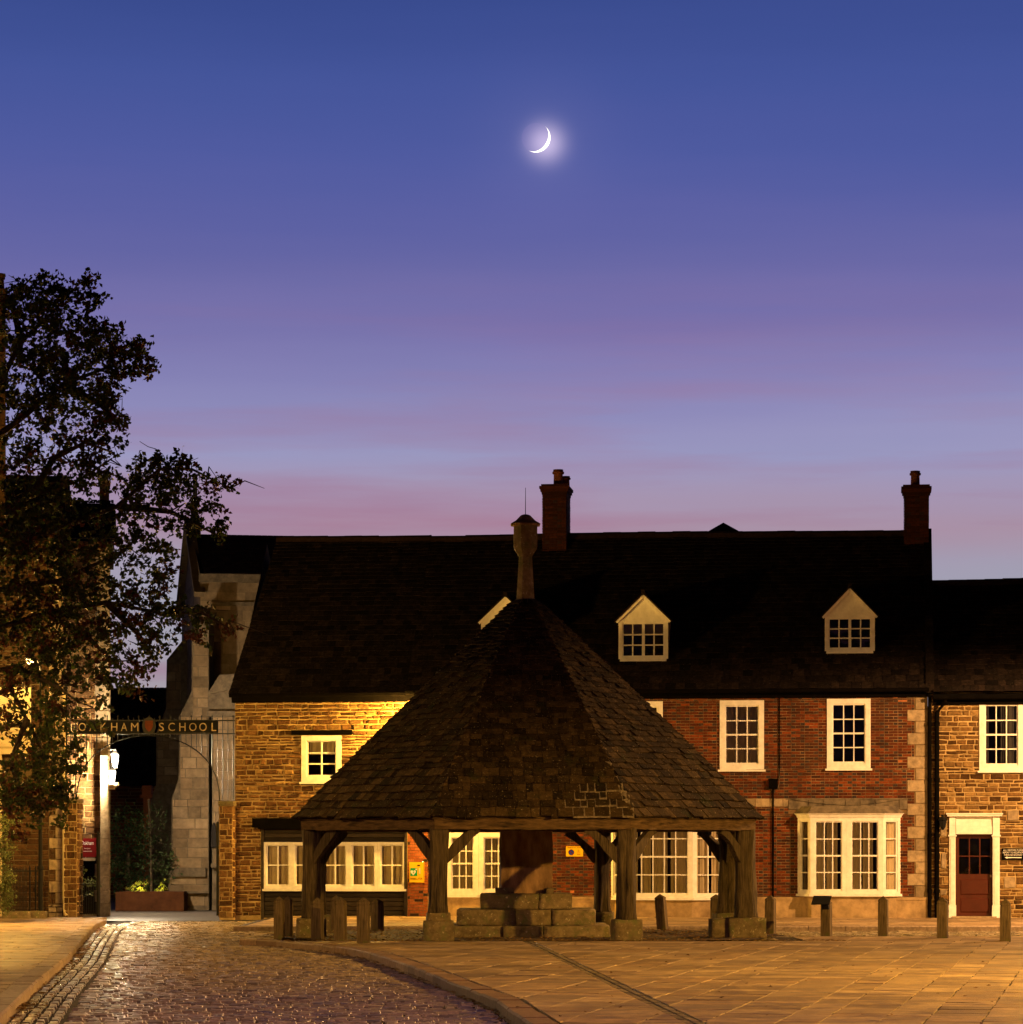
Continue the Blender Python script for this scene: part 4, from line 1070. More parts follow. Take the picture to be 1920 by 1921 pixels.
chimney(roofB, 1018, 1063, 1060, 908, 3.55, .95, [(1045, 878, .14, .35), (1056, 887, .12, .75)])
chimney(roofB, 1697, 1743, 1038, 909, 3.6, .8, [(1718, 880, .13, .4)])
mb = MB()
za, zb_ = zeB, zrB
for i in range(14):
    k0, k1 = i/14, (i+1)/14
    tt0, tt1 = EAVE_T+(4.0-EAVE_T)*k0, EAVE_T+(4.0-EAVE_T)*k1; z0, z1 = za+(zb_-za)*k0, za+(zb_-za)*k1
    P = [FF.w(s, tt, z+o_) for o_ in (-.12, .10) for s, tt, z in ((sB1-.10, tt0+.004, z0), (sB1+.10, tt0+.004, z0), (sB1+.10, tt1-.004, z1), (sB1-.10, tt1-.004, z1))]
    mb.mesh(P, [(0,1,5,4), (1,2,6,5), (2,3,7,6), (3,0,4,7), (4,5,6,7), (3,2,1,0)])
mb.build('verge_coping', M['slate'], roofB)
# dormers
kslope = (zrB-zeB)/(4.0-EAVE_T)
def dormer(px0, px1, yeave, yapex, ybase, cols, blind):
    pm = (px0+px1)/2; t = .5
    for _ in range(30):
        z = zeB+(t-EAVE_T)*kslope; t -= (z-Z(pm, ybase, t))/kslope*.8
    sa, sb = S(px0, t), S(px1, t); zb_ = Z(pm, ybase, t); ze_ = Z(pm, yeave, t); za_ = Z(pm, yapex, t); sm = (sa+sb)/2
    d = MB()
    tb = lambda z: (z-zeB)/kslope+EAVE_T     # roof depth at height z
    # cheeks and little roof
    d.poly([FF.w(sa, t, zb_), FF.w(sa, t, ze_), FF.w(sa, tb(ze_), ze_)], 1); d.poly([FF.w(sb, t, zb_), FF.w(sb, tb(ze_), ze_), FF.w(sb, t, ze_)], 1)
    ra = .07; oh = .09
    for sg, se in ((-1, sa-.10), (1, sb+.10)):
        zo = ze_-.10*(za_-ze_)/((sb-sa)/2)
        P = [FF.w(se, t-oh, zo+.05), FF.w(sm, t-oh, za_+.06), FF.w(sm, tb(za_)+.1, za_+.06), FF.w(se, tb(zo), zo+.05)]
        d.mesh(P+[p+Vector((0,0,-.05)) for p in P], [(0,1,2,3), (0,4,5,1), (4,7,6,5), (0,3,7,4)], 2)
        # tile courses on the slope
        for r in range(7):
            k0, k1 = r/7, (r+1)/7; q = 0.0; tB = tb(za_)
            while q < tB-t+.3:
                e = .22; a_ = t-oh+q; b_ = min(a_+e, tb(zo+(za_-zo)*k0)+.02)
                if b_-a_ > .03:
                    sA, sB_ = se+(sm-se)*k0, se+(sm-se)*k1; zA, zB2 = zo+(za_-zo)*k0+.075, zo+(za_-zo)*k1+.055
                    d.poly([FF.w(sA, a_+.004, zA), FF.w(sA, b_-.004, zA), FF.w(sB_, b_-.004, zB2), FF.w(sB_, a_+.004, zB2)], 2)
                q += e
    d.box(FF, sm-.05, sm+.05, t-oh-.01, tb(za_)+.1, za_+.05, za_+.12, 2)
    # front: boards around the window
    wa, wb, wz0, wz1 = sa+.085, sb-.085, zb_+.10, ze_-.09
    for q in ((sa, wa, zb_+.06, ze_), (wb, sb, zb_+.06, ze_)): d.box(FF, q[0], q[1], t-.03, t+.05, q[2], q[3])
    d.box(FF, wa, wb, t-.03, t+.05, wz1, ze_); d.box(FF, wa, wb, t-.03, t+.05, zb_+.06, wz0)
    F_ = [FF.w(sa, t-.03, ze_), FF.w(sb, t-.03, ze_), FF.w(sm, t-.03, za_)]; d.poly(F_)
    # bargeboards
    for se in (sa-.06, sb+.06):
        zo = ze_-.06*(za_-ze_)/((sb-sa)/2)
        d.beam(FF.w(se, t-.06, zo-.02), FF.w(sm, t-.06, za_-.02), .03, .09)
    d.box(FF, sa+.04, sb-.04, t-.09, t, zb_+.0, zb_+.058, 0); d.box(FF, sa+.04, sb-.04, t-.06, t+.1, zb_-.16, zb_-.002, 3)
    do = d.build('dormer', [M['white'], M['lead'], M['slate'], M['lead']], roofB)
    # casement pair: one mesh with panes
    m = MB(); half_w = (wb-wa)/2
    for u in range(2):
        a, b = wa+half_w*u, wa+half_w*(u+1)
        for q in ((a, a+.035, wz0, wz1), (b-.035, b, wz0, wz1), (a+.035, b-.035, wz1-.04, wz1), (a+.035, b-.035, wz0, wz0+.045)): m.box(FF, q[0], q[1], t-.015, t+.05, q[2], q[3])
        x = (a+b)/2; m.box(FF, x-.016, x+.016, t-.005, t+.04, wz0+.045, wz1-.04)
        for i in (1, 2): z = wz0+.045+(wz1-wz0-.085)*i/3; m.box(FF, a+.035, b-.035, t-.003, t+.04, z-.016, z+.016)
    m.poly([FF.w(wa, t+.02, wz0), FF.w(wb, t+.02, wz0), FF.w(wb, t+.02, wz1), FF.w(wa, t+.02, wz1)], 2)
    m.poly([FF.w(wa, t+.4, wz0), FF.w(wb, t+.4, wz0), FF.w(wb, t+.4, wz1), FF.w(wa, t+.4, wz1)], 1)
    if blind: m.poly([FF.w(wa, t+.1, wz1-(wz1-wz0)*.36), FF.w(wb, t+.1, wz1-(wz1-wz0)*.36), FF.w(wb, t+.1, wz1), FF.w(wa, t+.1, wz1)], 3)
    w_ = m.build('dormer_window', [M['white'], M['room'], M['glass'], M['curtain_grey']], roofB)
dormer(1161, 1254, 1161, 1116, 1241, 4, True)
dormer(1548, 1642, 1152, 1104, 1226, 4, False)
dormer(903, 995, 1163, 1120, 1243, 4, False)
# small gable rising behind the ridge
mb = MB(); t = 9.0; sa, sb = S(1320, t), S(1396, t); zb_ = Z(1358, 1010, t)-1.5; za_ = Z(1358, 983, t); zE = Z(1358, 1004, t)
sm = (sa+sb)/2
mb.poly([FF.w(sa, t, zb_), FF.w(sb, t, zb_), FF.w(sb, t, zE), FF.w(sm, t, za_), FF.w(sa, t, zE)])
mb.poly([FF.w(sa-.1, t-.1, zE-.03), FF.w(sm, t-.1, za_+.03), FF.w(sm, t+5, za_+.03), FF.w(sa-.1, t+5, zE-.03)]); mb.poly([FF.w(sb+.1, t-.1, zE-.03), FF.w(sb+.1, t+5, zE-.03), FF.w(sm, t+5, za_+.03), FF.w(sm, t-.1, za_+.03)])
mb.poly([FF.w(sa, t, zb_), FF.w(sa, t+5, zb_), FF.w(sa, t+5, zE), FF.w(sa, t, zE)]); mb.poly([FF.w(sb, t, zb_), FF.w(sb, t, zE), FF.w(sb, t+5, zE), FF.w(sb, t+5, zb_)])
mb.build('rear_gable', M['slate'], BR)
# pipes and cables on the brick front
def pipe(parent, name, pts, r, mat='black', coll=True):
    mb = MB(); P = [FF.w(*p) for p in pts]; mb.tube(P, r, 8)
    if coll:
        z = P[-1].z+.6
        while z < max(p.z for p in P)-.3:
            mb.lathe((P[-1].x, P[-1].y, z), [(r*1.25, 0), (r*1.35, .02), (r*1.35, .07), (r*1.25, .09)], 8); z += 1.35
    mb.build(name, M[mat], parent)
pipe(BR, 'downpipe', [(S(1745), -.10, zeB+.2), (S(1745), -.10, 0.0)], .045)
pipe(BR, 'conduit', [(S(1463), -.03, Z(1463, 1305)), (S(1463), -.03, Z(1463, 1462))], .012, coll=False)
pipe(BR, 'conduit', [(S(1451), -.04, Z(1451, 1480)), (S(1451), -.04, Z(1451, 1685))], .022, coll=False)
pipe(BR, 'cable', [(S(1400), -.03, Z(1400, 1444)), (S(1462), -.03, Z(1462, 1443)), (S(1463), -.05, Z(1463, 1470)), (S(1460), -.05, Z(1460, 1480))], .007, 'lead', False)
pipe(BR, 'cable', [(S(1480+i*18.5), -.06, Z(1590, 1498+12*math.sin(math.pi*i/12))) for i in range(13)], .007, 'lead', False)
mb = MB(); a = rect(1443, 1460, 1462, 1480); mb.box(FF, a[0], a[1], -.10, .0, a[2], a[3]); mb.box(FF, a[0]-.01, a[1]+.01, -.11, -.10, a[3]-.03, a[3]+.01); mb.build('junction_box', M['black'], BR)
mb = MB(); mb.box(FF, S(804.5), S(811), -.055, .0, .0, Z(808, 1692)); mb.build('corner_stone', M['quoin'], BR)

# ---- right-hand stone house
RH = thing('stone_house', FF.w(S(1850), 0, 0), 'lower ironstone house with maroon door in white surround beyond the drainpipes', 'house')
t_off = 0
roofR, rS0, rS1, zeR, zrR = roof_on(RH, 1751, 2150, 1296, 1092, rt=3.4, va=0)
r0_, r1_ = S(1741.5), S(2150); zt = zeR-.02
RW = rect(1838, 1921, 1312, 1446); RD = (S(1782), S(1875), -.05, Z(1830, 1531)); RW2 = rect(2000, 2083, 1312, 1446)
rl = rect(1826, 1934, 1305, 1312)
mb = MB(); wall_cells(mb, FF, r0_, r1_, -.1, zt, [RW, RD, RW2], 0, 1)
big = [(S(1884), S(1906), Z(1895, 1667), Z(1895, 1645)), (S(1890), S(1912), Z(1895, 1540), Z(1895, 1520)), (S(1765), S(1777), Z(1770, 1570), Z(1770, 1545)), (S(1766), S(1776), Z(1770, 1630), Z(1770, 1600)), (S(1764), S(1777), Z(1770, 1680), Z(1770, 1668))]
masonry(mb, FF, r0_, r1_, 0, zt, [RW, RD, RW2, rl]+big, (.07,.15), (.13,.38), .024, 0, (.012,.045), .018, .012)
for q in big: mb.stone(FF, q[0]+.01, q[1]-.01, 0, .03, q[2]+.01, q[3]-.01, .01, .01, 2)
mb.poly([FF.w(r1_, 0, -.1), FF.w(r1_, 7, -.1), FF.w(r1_, 7, zt), FF.w(r1_, 3.4, zrR), FF.w(r1_, 0, zt)], 1)
mb.poly([FF.w(r0_, 7, -.1), FF.w(r1_, 7, -.1), FF.w(r1_, 7, zt), FF.w(r0_, 7, zt)], 1)
mb.build('wall', [M['ironstone2'], M['mortar_warm'], M['quoin']], RH)
gutter(RH, rS0, rS1, zeR-.1)
window(RH, FF, *RW, 3, 4, fw=.13, proud=.035, curtain='curtain_dark', gapfrac=.3)
window(RH, FF, *RW2, 3, 4, fw=.13, proud=.035)
mb = MB(); mb.box(FF, rl[0], rl[1], -.07, .02, rl[2], rl[3]-.0); mb.build('lintel', M['black'], RH)
# door surround
mb = MB(); zh = Z(1830, 1527); d0, d1, dz = S(1794.5), S(1862), Z(1830, 1565)
a, b = S(1779), S(1879)
for (p, q) in ((a+.02, d0), (d1, b-.02)):
    mb.box(FF, p, q, -.07, .12, -.04, .30); mb.box(FF, p+.015, q-.015, -.05, .12, .302, zh-.28); mb.box(FF, p+.05, q-.05, -.068, -.05, .34, dz-.12)
    mb.box(FF, p-.01, q+.01, -.08, .12, dz-.06, dz-.02); mb.box(FF, p+.015, q-.015, -.06, .12, zh-.278, zh-.062)
mb.box(FF, d0, d1, -.03, .12, dz, zh-.30); mb.box(FF, d0, d1, -.01, .12, zh-.298, zh-.10); mb.box(FF, d0, d1, -.045, .10, zh-.098, zh-.062)
mb.box(FF, a-.02, b+.02, -.14, .12, zh-.06, zh-.02); mb.box(FF, a-.04, b+.04, -.17, .12, zh-.018, zh+.015)
ds = mb.build('door_surround', M['white'], RH)
mb = MB(); T_ = .13; zg0, zg1 = Z(1830, 1640), Z(1830, 1573); ga, gb = S(1800), S(1859)
mb.box(FF, d0, ga, T_, T_+.05, 0, dz); mb.box(FF, gb, d1, T_, T_+.05, 0, dz); mb.box(FF, ga, gb, T_, T_+.05, zg1, dz); mb.box(FF, ga, gb, T_, T_+.05, 0, zg0)
for i in (1, 2): x = ga+(gb-ga)*i/3; mb.box(FF, x-.014, x+.014, T_+.005, T_+.04, zg0, zg1)
z = (zg0+zg1)/2; mb.box(FF, ga, gb, T_+.004, T_+.04, z-.014, z+.014)
for q in ((ga+.03, gb-.03, .55, zg0-.12), (ga+.03, gb-.03, .12, .47)):
    mb.stone(FF, q[0], q[1], T_, .018, q[2], q[3], .03)
mb.poly([FF.w(d0, T_+.3, 0), FF.w(d1, T_+.3, 0), FF.w(d1, T_+.3, dz), FF.w(d0, T_+.3, dz)], 1)
dr = mb.build('door', [M['maroon'], M['room']], RH)
mb = MB(); mb.poly([FF.w(ga, T_+.03, zg0), FF.w(gb, T_+.03, zg0), FF.w(gb, T_+.03, zg1), FF.w(ga, T_+.03, zg1)]); mb.build('pane', M['glass'], dr)
mb = MB(); c = FF.w(gb-.02+.04, T_-.03, .98); mb.rough((c.x, c.y, c.z), (.06,.06,.06), 0, .002, 4, 0, .9); mb.build('handle', M['lamp_warm'] if False else M['kerb'], dr)
mb = MB(); mb.box(FF, d0-.1, d1+.1, -.25, .13, -.04, .035); mb.build('doorstep', M['quoin'], RH)
pipe(RH, 'downpipe', [(S(1776), EAVE_T, zeR-.14), (S(1775), EAVE_T+.02, zeR-.24), (S(1758.5), -.10, zeR-.5), (S(1758.5), -.10, 0.0)], .055)
# dark wall lantern on its bracket by the door
LT = thing('wall_lantern', FF.w(S(1768), -.2, Z(1768, 1535)), 'unlit dark lantern on a bracket between the drainpipe and white door surround', 'lantern')
mb = MB(); c = FF.w(S(1769), -.22, Z(1768, 1548)); mb.lathe(c, [(.03,-.12),(.05,-.08),(.075,-.05),(.10,.10),(.125,.12),(.08,.18),(.03,.2),(.02,.25)], 6); mb.build('lantern_head', M['iron'], LT)
mb = MB(); mb.tube([c+Vector((0,0,.22)), c+Vector((0,.1,.24)), FF.w(S(1769), .0, c.z+.15)], .015); mb.build('bracket', M['iron'], LT)

# signs -------------------------------------------------------------
T = thing('visitors_sign', FF.w(S(1900), -.05, Z(1900, 1603)), 'black sign telling visitors to report to reception, on the stone wall', 'sign')
a = (S(1880), S(1923), Z(1900, 1613.5), Z(1900, 1591.5))
mb = MB(); mb.box(FF, a[0], a[1], -.055, -.035, a[2], a[3]); mb.build('board', M['black'], T)
mb = MB(); hh = (a[3]-a[2]); sc_ = (a[0]+a[1])/2
for i, tx in enumerate(('ALL VISITORS PLEASE', 'REPORT TO RECEPTION', 'THROUGH ARCHWAY')):
    text_mesh(mb, tx, FF, sc_, a[3]-hh*(.17+.2*i), -.056, .040, (.48, .50, .44)[i], 0, .002)
mb.box(FF, sc_-.16, sc_+.2, -.059, -.055, a[2]+hh*.16, a[2]+hh*.24)
mb.poly([FF.w(sc_-.2, -.059, a[2]+hh*.20), FF.w(sc_-.14, -.059, a[2]+hh*.10), FF.w(sc_-.14, -.059, a[2]+hh*.30)])
mb.build('lettering', M['white'], T)
mb = MB()
PS = thing('parking_sign', FF.w(S(1078), -.03, Z(1078, 1598)), 'small yellow no waiting sign with blue roundel on the brick wall', 'sign')
a = rect(1062.5, 1094.5, 1588, 1607)
mb.box(FF, a[0], a[1], -.035, -.02, a[2], a[3]); mb.build('board', M['yellow'], PS)
def disc(mb, F, s, z, r, t, mat=0, n=20, r2=0):
    if r2:
        for i in range(n):
            A, B = 2*math.pi*i/n, 2*math.pi*(i+1)/n
            mb.poly([F.w(s+r2*math.cos(A), t, z+r2*math.sin(A)), F.w(s+r*math.cos(A), t, z+r*math.sin(A)), F.w(s+r*math.cos(B), t, z+r*math.sin(B)), F.w(s+r2*math.cos(B), t, z+r2*math.sin(B))], mat)
    else: mb.poly([F.w(s+r*math.cos(2*math.pi*i/n), t, z+r*math.sin(2*math.pi*i/n)) for i in range(n)], mat)
mb = MB(); cs, cz = a[0]+(a[1]-a[0])*.31, a[2]+(a[3]-a[2])*.40
disc(mb, FF, cs, cz, .062, -.038, 0); disc(mb, FF, cs, cz, .074, -.039, 1, r2=.060)
r_ = .048; mb.poly([FF.w(cs-r_-.008, -.041, cz+r_-.008), FF.w(cs-r_+.008, -.041, cz+r_+.008), FF.w(cs+r_+.008, -.041, cz-r_+.008), FF.w(cs+r_-.008, -.041, cz-r_-.008)], 1)
mb.build('roundel', [M['blue'], M['red']], PS)
mb = MB(); text_mesh(mb, 'Pedestrian Zone', FF, (a[0]+a[1])/2, a[3]-.03, -.037, .026, .34, 0, .001)
mb.build('heading', M['black'], PS); mb = MB()
for i, tx in enumerate(('At', 'any', 'time')): text_mesh(mb, tx, FF, a[0]+(a[1]-a[0])*.74, a[2]+.155-.048*i, -.037, .03, None, 0, .001)
mb.build('lettering', M['black'], PS)
DF = thing('defibrillator_cabinet', FF.w(S(783), -.1, Z(783, 1656)), 'yellow defibrillator cabinet with green heart label on orange brickwork', 'cabinet')
a = rect(770.5, 797, 1617.5, 1656)
mb = MB(); mb.box(FF, a[0], a[1], -.2, -.015, a[2], a[3]); mb.box(FF, a[0]+.015, a[1]-.015, -.21, -.2, a[2]+.015, a[3]-.03); mb.build('box', M['yellow'], DF)
F2 = FF; t_ = -.213
mb = MB(); g0 = (a[0]+.028, a[0]+.205, a[2]+.165, a[2]+.36); mb.box(FF, g0[0], g0[1], t_, -.205, g0[2], g0[3]); mb.build('label_panel', M['green'], DF)
mb = MB(); cs, cz = (g0[0]+g0[1])/2-.015, (g0[2]+g0[3])/2-.01; pts = []
for i in range(30):
    q = 2*math.pi*i/30; x = 16*math.sin(q)**3; z = 13*math.cos(q)-5*math.cos(2*q)-2*math.cos(3*q)-math.cos(4*q); pts.append(FF.w(cs+x*.0042, t_-.003, cz+z*.0046))
for i in range(30): mb.poly([FF.w(cs, t_-.003, cz), pts[i], pts[(i+1) % 30]])
x, z = g0[1]-.03, g0[3]-.03
mb.box(FF, x-.022, x+.022, t_-.004, t_, z-.008, z+.008); mb.box(FF, x-.008, x+.008, t_-.0045, t_, z-.022, z+.022)
mb.box(FF, a[1]-.10, a[1]-.08, t_-.02, t_, a[2]+.22, a[2]+.36)
mb.build('heart_symbol', M['white'], DF)
mb = MB(); mb.poly([FF.w(cs+.012, t_-.005, cz+.045), FF.w(cs-.02, t_-.005, cz-.005), FF.w(cs+.002, t_-.005, cz-.002), FF.w(cs-.008, t_-.005, cz-.05), FF.w(cs+.024, t_-.005, cz+.012), FF.w(cs+.003, t_-.005, cz+.008)]); mb.build('bolt_symbol', M['green'], DF)
mb = MB(); text_mesh(mb, 'DEFIBRILLATOR', FF, (a[0]+a[1])/2, a[2]+.10, t_+.001, .045, .30, 0, .001); mb.box(FF, a[1]-.15, a[1]-.085, t_-.002, t_+.003, a[3]-.095, a[3]-.065); mb.build('lettering', M['black'], DF)
mb = MB(); c = FF.w(a[1]-.02, -.19, a[3]+.0); mb.rough((c.x, c.y, c.z), (.022,.022,.02), 0, 0, 3, 0, .8); mb.build('indicator_light', M['led'], DF)

# ------------------------------------------------------------------ gate
GT = -.35
GF = Frame(*(FF.w(0, GT, 0)[:2]), -7)
def GS(px, t=0): return GF.S(px, t)
def GZ(px, py, t=0): return GF.Z(px, py, t)
def pier(px0, px1, ytop, lab, dep=.55, capw=.05):
    s0, s1 = GS(px0), GS(px1); zt_ = GZ((px0+px1)/2, ytop)
    T = thing('gate_pier', GF.w((s0+s1)/2, dep/2, 0), lab, 'pier', 'stone piers of the school gate')
    mb = MB(); mb.box(GF, s0+.01, s1-.01, .01, dep-.01, -.1, zt_-.1, 1)
    cor = [(s0+.01, .01), (s1-.01, .01), (s1-.01, dep-.01), (s0+.01, dep-.01)]
    for a, b in zip(cor, cor[1:]+cor[:1]):
        g_ = GF.sub(a, b); masonry(mb, g_, 0, g_.L, -.05, zt_-.12, [], (.09,.19), (.13,.32), .02, 0, (.01,.03), .016, .011)
    mb.build('shaft', [M['ironstone'], M['mortar_warm']], T)
    mb = MB(); c = GF.w((s0+s1)/2, dep/2, zt_-.12); mb.rough((c.x, c.y, c.z), (s1-s0+capw, dep+capw, .12), math.radians(-7), .006, 5, 0, .2, px0); mb.build('cap', M['block'], T)
pier(118, 145, 1498, 'brown stone gate pier beside the leafy building, with railings on top')
pier(411, 437, 1503, 'golden stone gate pier against the corner of the stone house')
G = thing('gate_overthrow', GF.w(GS(278), .25, 0), 'black iron arch of bars above the gateway with painted school name', 'gate arch')
ti = .22
def gp(px, py): return GF.w(GF.S(px, ti), ti, GF.Z(px, py, ti))
mb = MB()
for yy in (1352, 1376.5): mb.beam(gp(120, yy), gp(441, yy), .03, .03)
mb.build('rail', M['iron'], G)
arch = []
for i in range(41):
    th = math.pi*i/40; arch.append((278-134*math.cos(th), 1503-123*math.sin(th)**.85))
mb = MB(); mb.tube([gp(*p) for p in arch], .016, 6); mb.build('arch_rib', M['iron'], G)
def arch_y(px):
    if px <= 144 or px >= 412: return 1501
    c_ = (278-px)/134; return 1503-123*(max(0, 1-c_*c_)**.5)**.85
mb = MB(); i = 0; px = 122.5
while px < 441:
    thick = i % 2 == 0
    yb = arch_y(px); 
    top = 1345 if thick else 1347
    mb.tube([gp(px, yb), gp(px, top)], .014 if thick else .009, 5)
    if thick: p = gp(px, top); mb.lathe(p, [(.006,-.01),(.02,.0),(.02,.02),(.003,.05)], 6)
    px += 9.85; i += 1
mb.build('bars', M['iron'], G)
mb = MB(); mb.tube([gp(123, 1500), gp(123, 1292)], .045, 8); p = gp(123, 1292); mb.lathe(p, [(.05,-.02),(.07,.0),(.05,.04),(.03,.05),(.05,.1),(.0,.16)], 8); mb.build('standard', M['iron'], G)
for (a_, b_, txt, ctr) in ((147, 262, 'OAKHAM', [155,174,195,215,233.5,253.5]), (298, 410, 'SCHOOL', [303.5,322.5,343,362.5,381.5,402])):
    mb = MB(); p0, p1 = GF.S(a_, ti), GF.S(b_, ti); mb.box(GF, p0, p1, ti-.03, ti-.018, GZ(278, 1375.5, ti), GZ(278, 1352.5, ti)); bd = mb.build('name_board', M['signboard'], G)
    mb = MB()
    for ch, cx_ in zip(txt, ctr):
        text_mesh(mb, ch, GF, GF.S(cx_, ti), GZ(cx_, 1364, ti), ti-.032, .205, {'O':.19,'S':.13,'C':.17,'L':.12,'M':.19}.get(ch, .16), 0, .003)
    mb.build('letters', M['sign_letters'] if 'sign_letters' in M else M['quoin'], bd)
mb = MB(); c = gp(280, 1362); 
n = 20; pts = [c+Vector((.17*math.cos(2*math.pi*i/n), -.05, .22*math.sin(2*math.pi*i/n))) for i in range(n)]; back = [p+Vector((0,.04,0)) for p in pts]
mb.mesh(pts+back, [tuple(range(n))]+[(i, (i+1) % n, n+(i+1) % n, n+i) for i in range(n)]); mb.build('crest_plate', M['iron'], G)
mb = MB(); sh_ = [(-.10,.13),(.10,.13),(.10,-.02),(.05,-.11),(0,-.15),(-.05,-.11),(-.10,-.02)]
mb.poly([c+Vector((x, -.056, z)) for x, z in sh_]); mb.build('crest_shield', M['brick'], G)
# iron gate leaf folded back on the right pier and low wicket on the left
OL = thing('gate_leaf', GF.w(GS(408), .3, 0), 'black iron gate leaf folded back edge-on against the golden pier', 'gate')
mb = MB(); s_ = GS(409, .5)
mb.box(GF, s_-.03, s_+.03, .45, .5, .0, 2.35); mb.build('stile', M['iron'], OL)
mb = MB()
for k in range(8): mb.tube([GF.w(s_, .6+k*.12, .1), GF.w(s_, .6+k*.12, 2.3-.03*k)], .01, 5)
for z in (.12, 1.1, 2.2): mb.beam(GF.w(s_, .5, z), GF.w(s_, 1.5, z), .02, .03)
mb.build('bars', M['iron'], OL)
WG = thing('side_gate', GF.w(GS(166), .25, 0), 'low black iron side gate between brown pier and pale doorway pier', 'gate')
mb = MB(); 
for i in range(8): px = 149+i*4.4; mb.tube([gp(px, 1716), gp(px, 1658)], .009, 5)
mb.beam(gp(146, 1659), gp(186, 1659), .02, .025); mb.beam(gp(146, 1714), gp(186, 1714), .02, .03); mb.build('bars', M['iron'], WG)
mb = MB(); mb.tube([gp(184.5, 1720), gp(184.5, 1566)], .045, 8); p = gp(184.5, 1566); mb.lathe(p, [(.05,-.02),(.055,.0),(.03,.03),(.035,.06),(0,.09)], 8); mb.build('post', M['iron'], WG)

# ------------------------------------------------------------------ left-hand buildings
LB = thing('school_building', (-9.8, 79, 0), 'tall ironstone school building with pale quoins half hidden behind the tree', 'building')
LF = Frame(*(at(205, 1700, 81.0)[:2]), 8)      # s=0 at its visible corner (photo x 205), runs to negative s
def LS(px, t=0): return LF.S(px, t)
def LZ(py, t=0): return EH+(HY-py)/FPX*(81.0+t)
zt = LZ(1015)
mb = MB(); win = (LS(120), LS(160), LZ(1240), LZ(1130))
door_ = (LS(150), LS(182), -.05, LZ(1612))
wall_cells(mb, LF, -9, 0, -.15, zt, [door_], 0, 1)
masonry(mb, LF, LS(84), LS(190), -.1, zt, [door_], (.10,.19), (.2,.5), .02, 0, (.01,.035), .012, .01)
mb.poly([LF.w(0, 0, -.15), LF.w(0, 12, -.15), LF.w(0, 12, zt), LF.w(0, 0, zt)], 0)
mb.poly([LF.w(0, 0, zt), LF.w(0, 12, zt), LF.w(0, 4, LZ(945, 4))], 0)
mb.poly([LF.w(door_[0]-.05, .6, -.1), LF.w(door_[1]+.05, .6, -.1), LF.w(door_[1]+.05, .6, door_[3]), LF.w(door_[0]-.05, .6, door_[3])], 2)
mb.build('wall', [M['ironstone'], M['mortar_warm'], M['room']], LB)
mb = MB(); z = -.1; i = 0
while z < zt-.1:
    h = U(.30, .38); a = LS(178 if i % 2 else 188); mb.stone(LF, a, .02, 0, .035, z, min(z+h, zt)-.01, .012, .004)
    g_ = LF.sub((.0, 0), (.0, 1)); mb.stone(g_, 0, .3, 0, .03, z, min(z+h, zt)-.01, .01, .003); z += h; i += 1
mb.build('quoins', M['quoin'], LB)
mb = MB(); zr_ = LZ(945, 4)
mb.poly([LF.w(-9, -.3, zt-.05), LF.w(.2, -.3, zt-.05), LF.w(.2, 4, zr_), LF.w(-9, 4, zr_)]); mb.poly([LF.w(-9, 4, zr_), LF.w(.2, 4, zr_), LF.w(.2, 8.3, zt), LF.w(-9, 8.3, zt)])
vy = (LF.w(0,4,zr_)-LF.w(0,-.3,zt-.05)); H = vy.length; vy.normalize()
tiles(mb, LF.w(-4, -.3, zt-.05), Vector((1,0,0)), vy, Vector((1,0,0)).cross(vy), H, lambda v: 0, lambda v: 4.2, .25, .18)
rr = mb.build('roof', M['slate'], LB)
for (pa, pb_, yt) in ((104, 122, 890), (187, 205, 893)):
    mb = MB(); a, b = LS(pa, 3.5), LS(pb_, 3.5); z1 = LZ(yt, 3.5); mb.box(LF, a, b, 3.5, 4.3, zr_-1, z1-.2); mb.box(LF, a-.04, b+.04, 3.46, 4.34, z1-.2, z1-.12); mb.beam(LF.w((a+b)/2, 3.9, z1-.12), LF.w((a+b)/2, 3.9, z1+.06), b-a-.02, .5, taper=.45)
    mb.build('chimney', M['pier'], rr)
# pale pier in front of the corner with the lamp corbel
mb = MB(); a, b = LS(188, -.5), LS(204, -.5); zc = LZ(1481, -.5)
z = -.1
while z < LZ(1421, -.5): h = U(.28,.42); mb.stone(LF, a, b, -.5, .01, z, z+h-.006, .008, .003); z += h
mb.box(LF, a+.003, b-.003, -.5, -.03, -.1, LZ(1421, -.5)); mb.box(LF, a-.03, b+.02, -.55, -.03, -.1, .22)
mb.build('pilaster', M['quoin'], LB)
mb = MB(); c0, c1 = LS(203, -.3), LS(222, -.3)
for i, (o_, y0, y1) in enumerate(((-.09, 1481, 1477.5), (-.05, 1477.4, 1474), (.0, 1473.9, 1468))): mb.box(LF, c0, c1+o_, -1.1-i*.02, -.1, LZ(y0, -.7), LZ(y1, -.7))
mb.build('corbel', M['quoin'], LB)
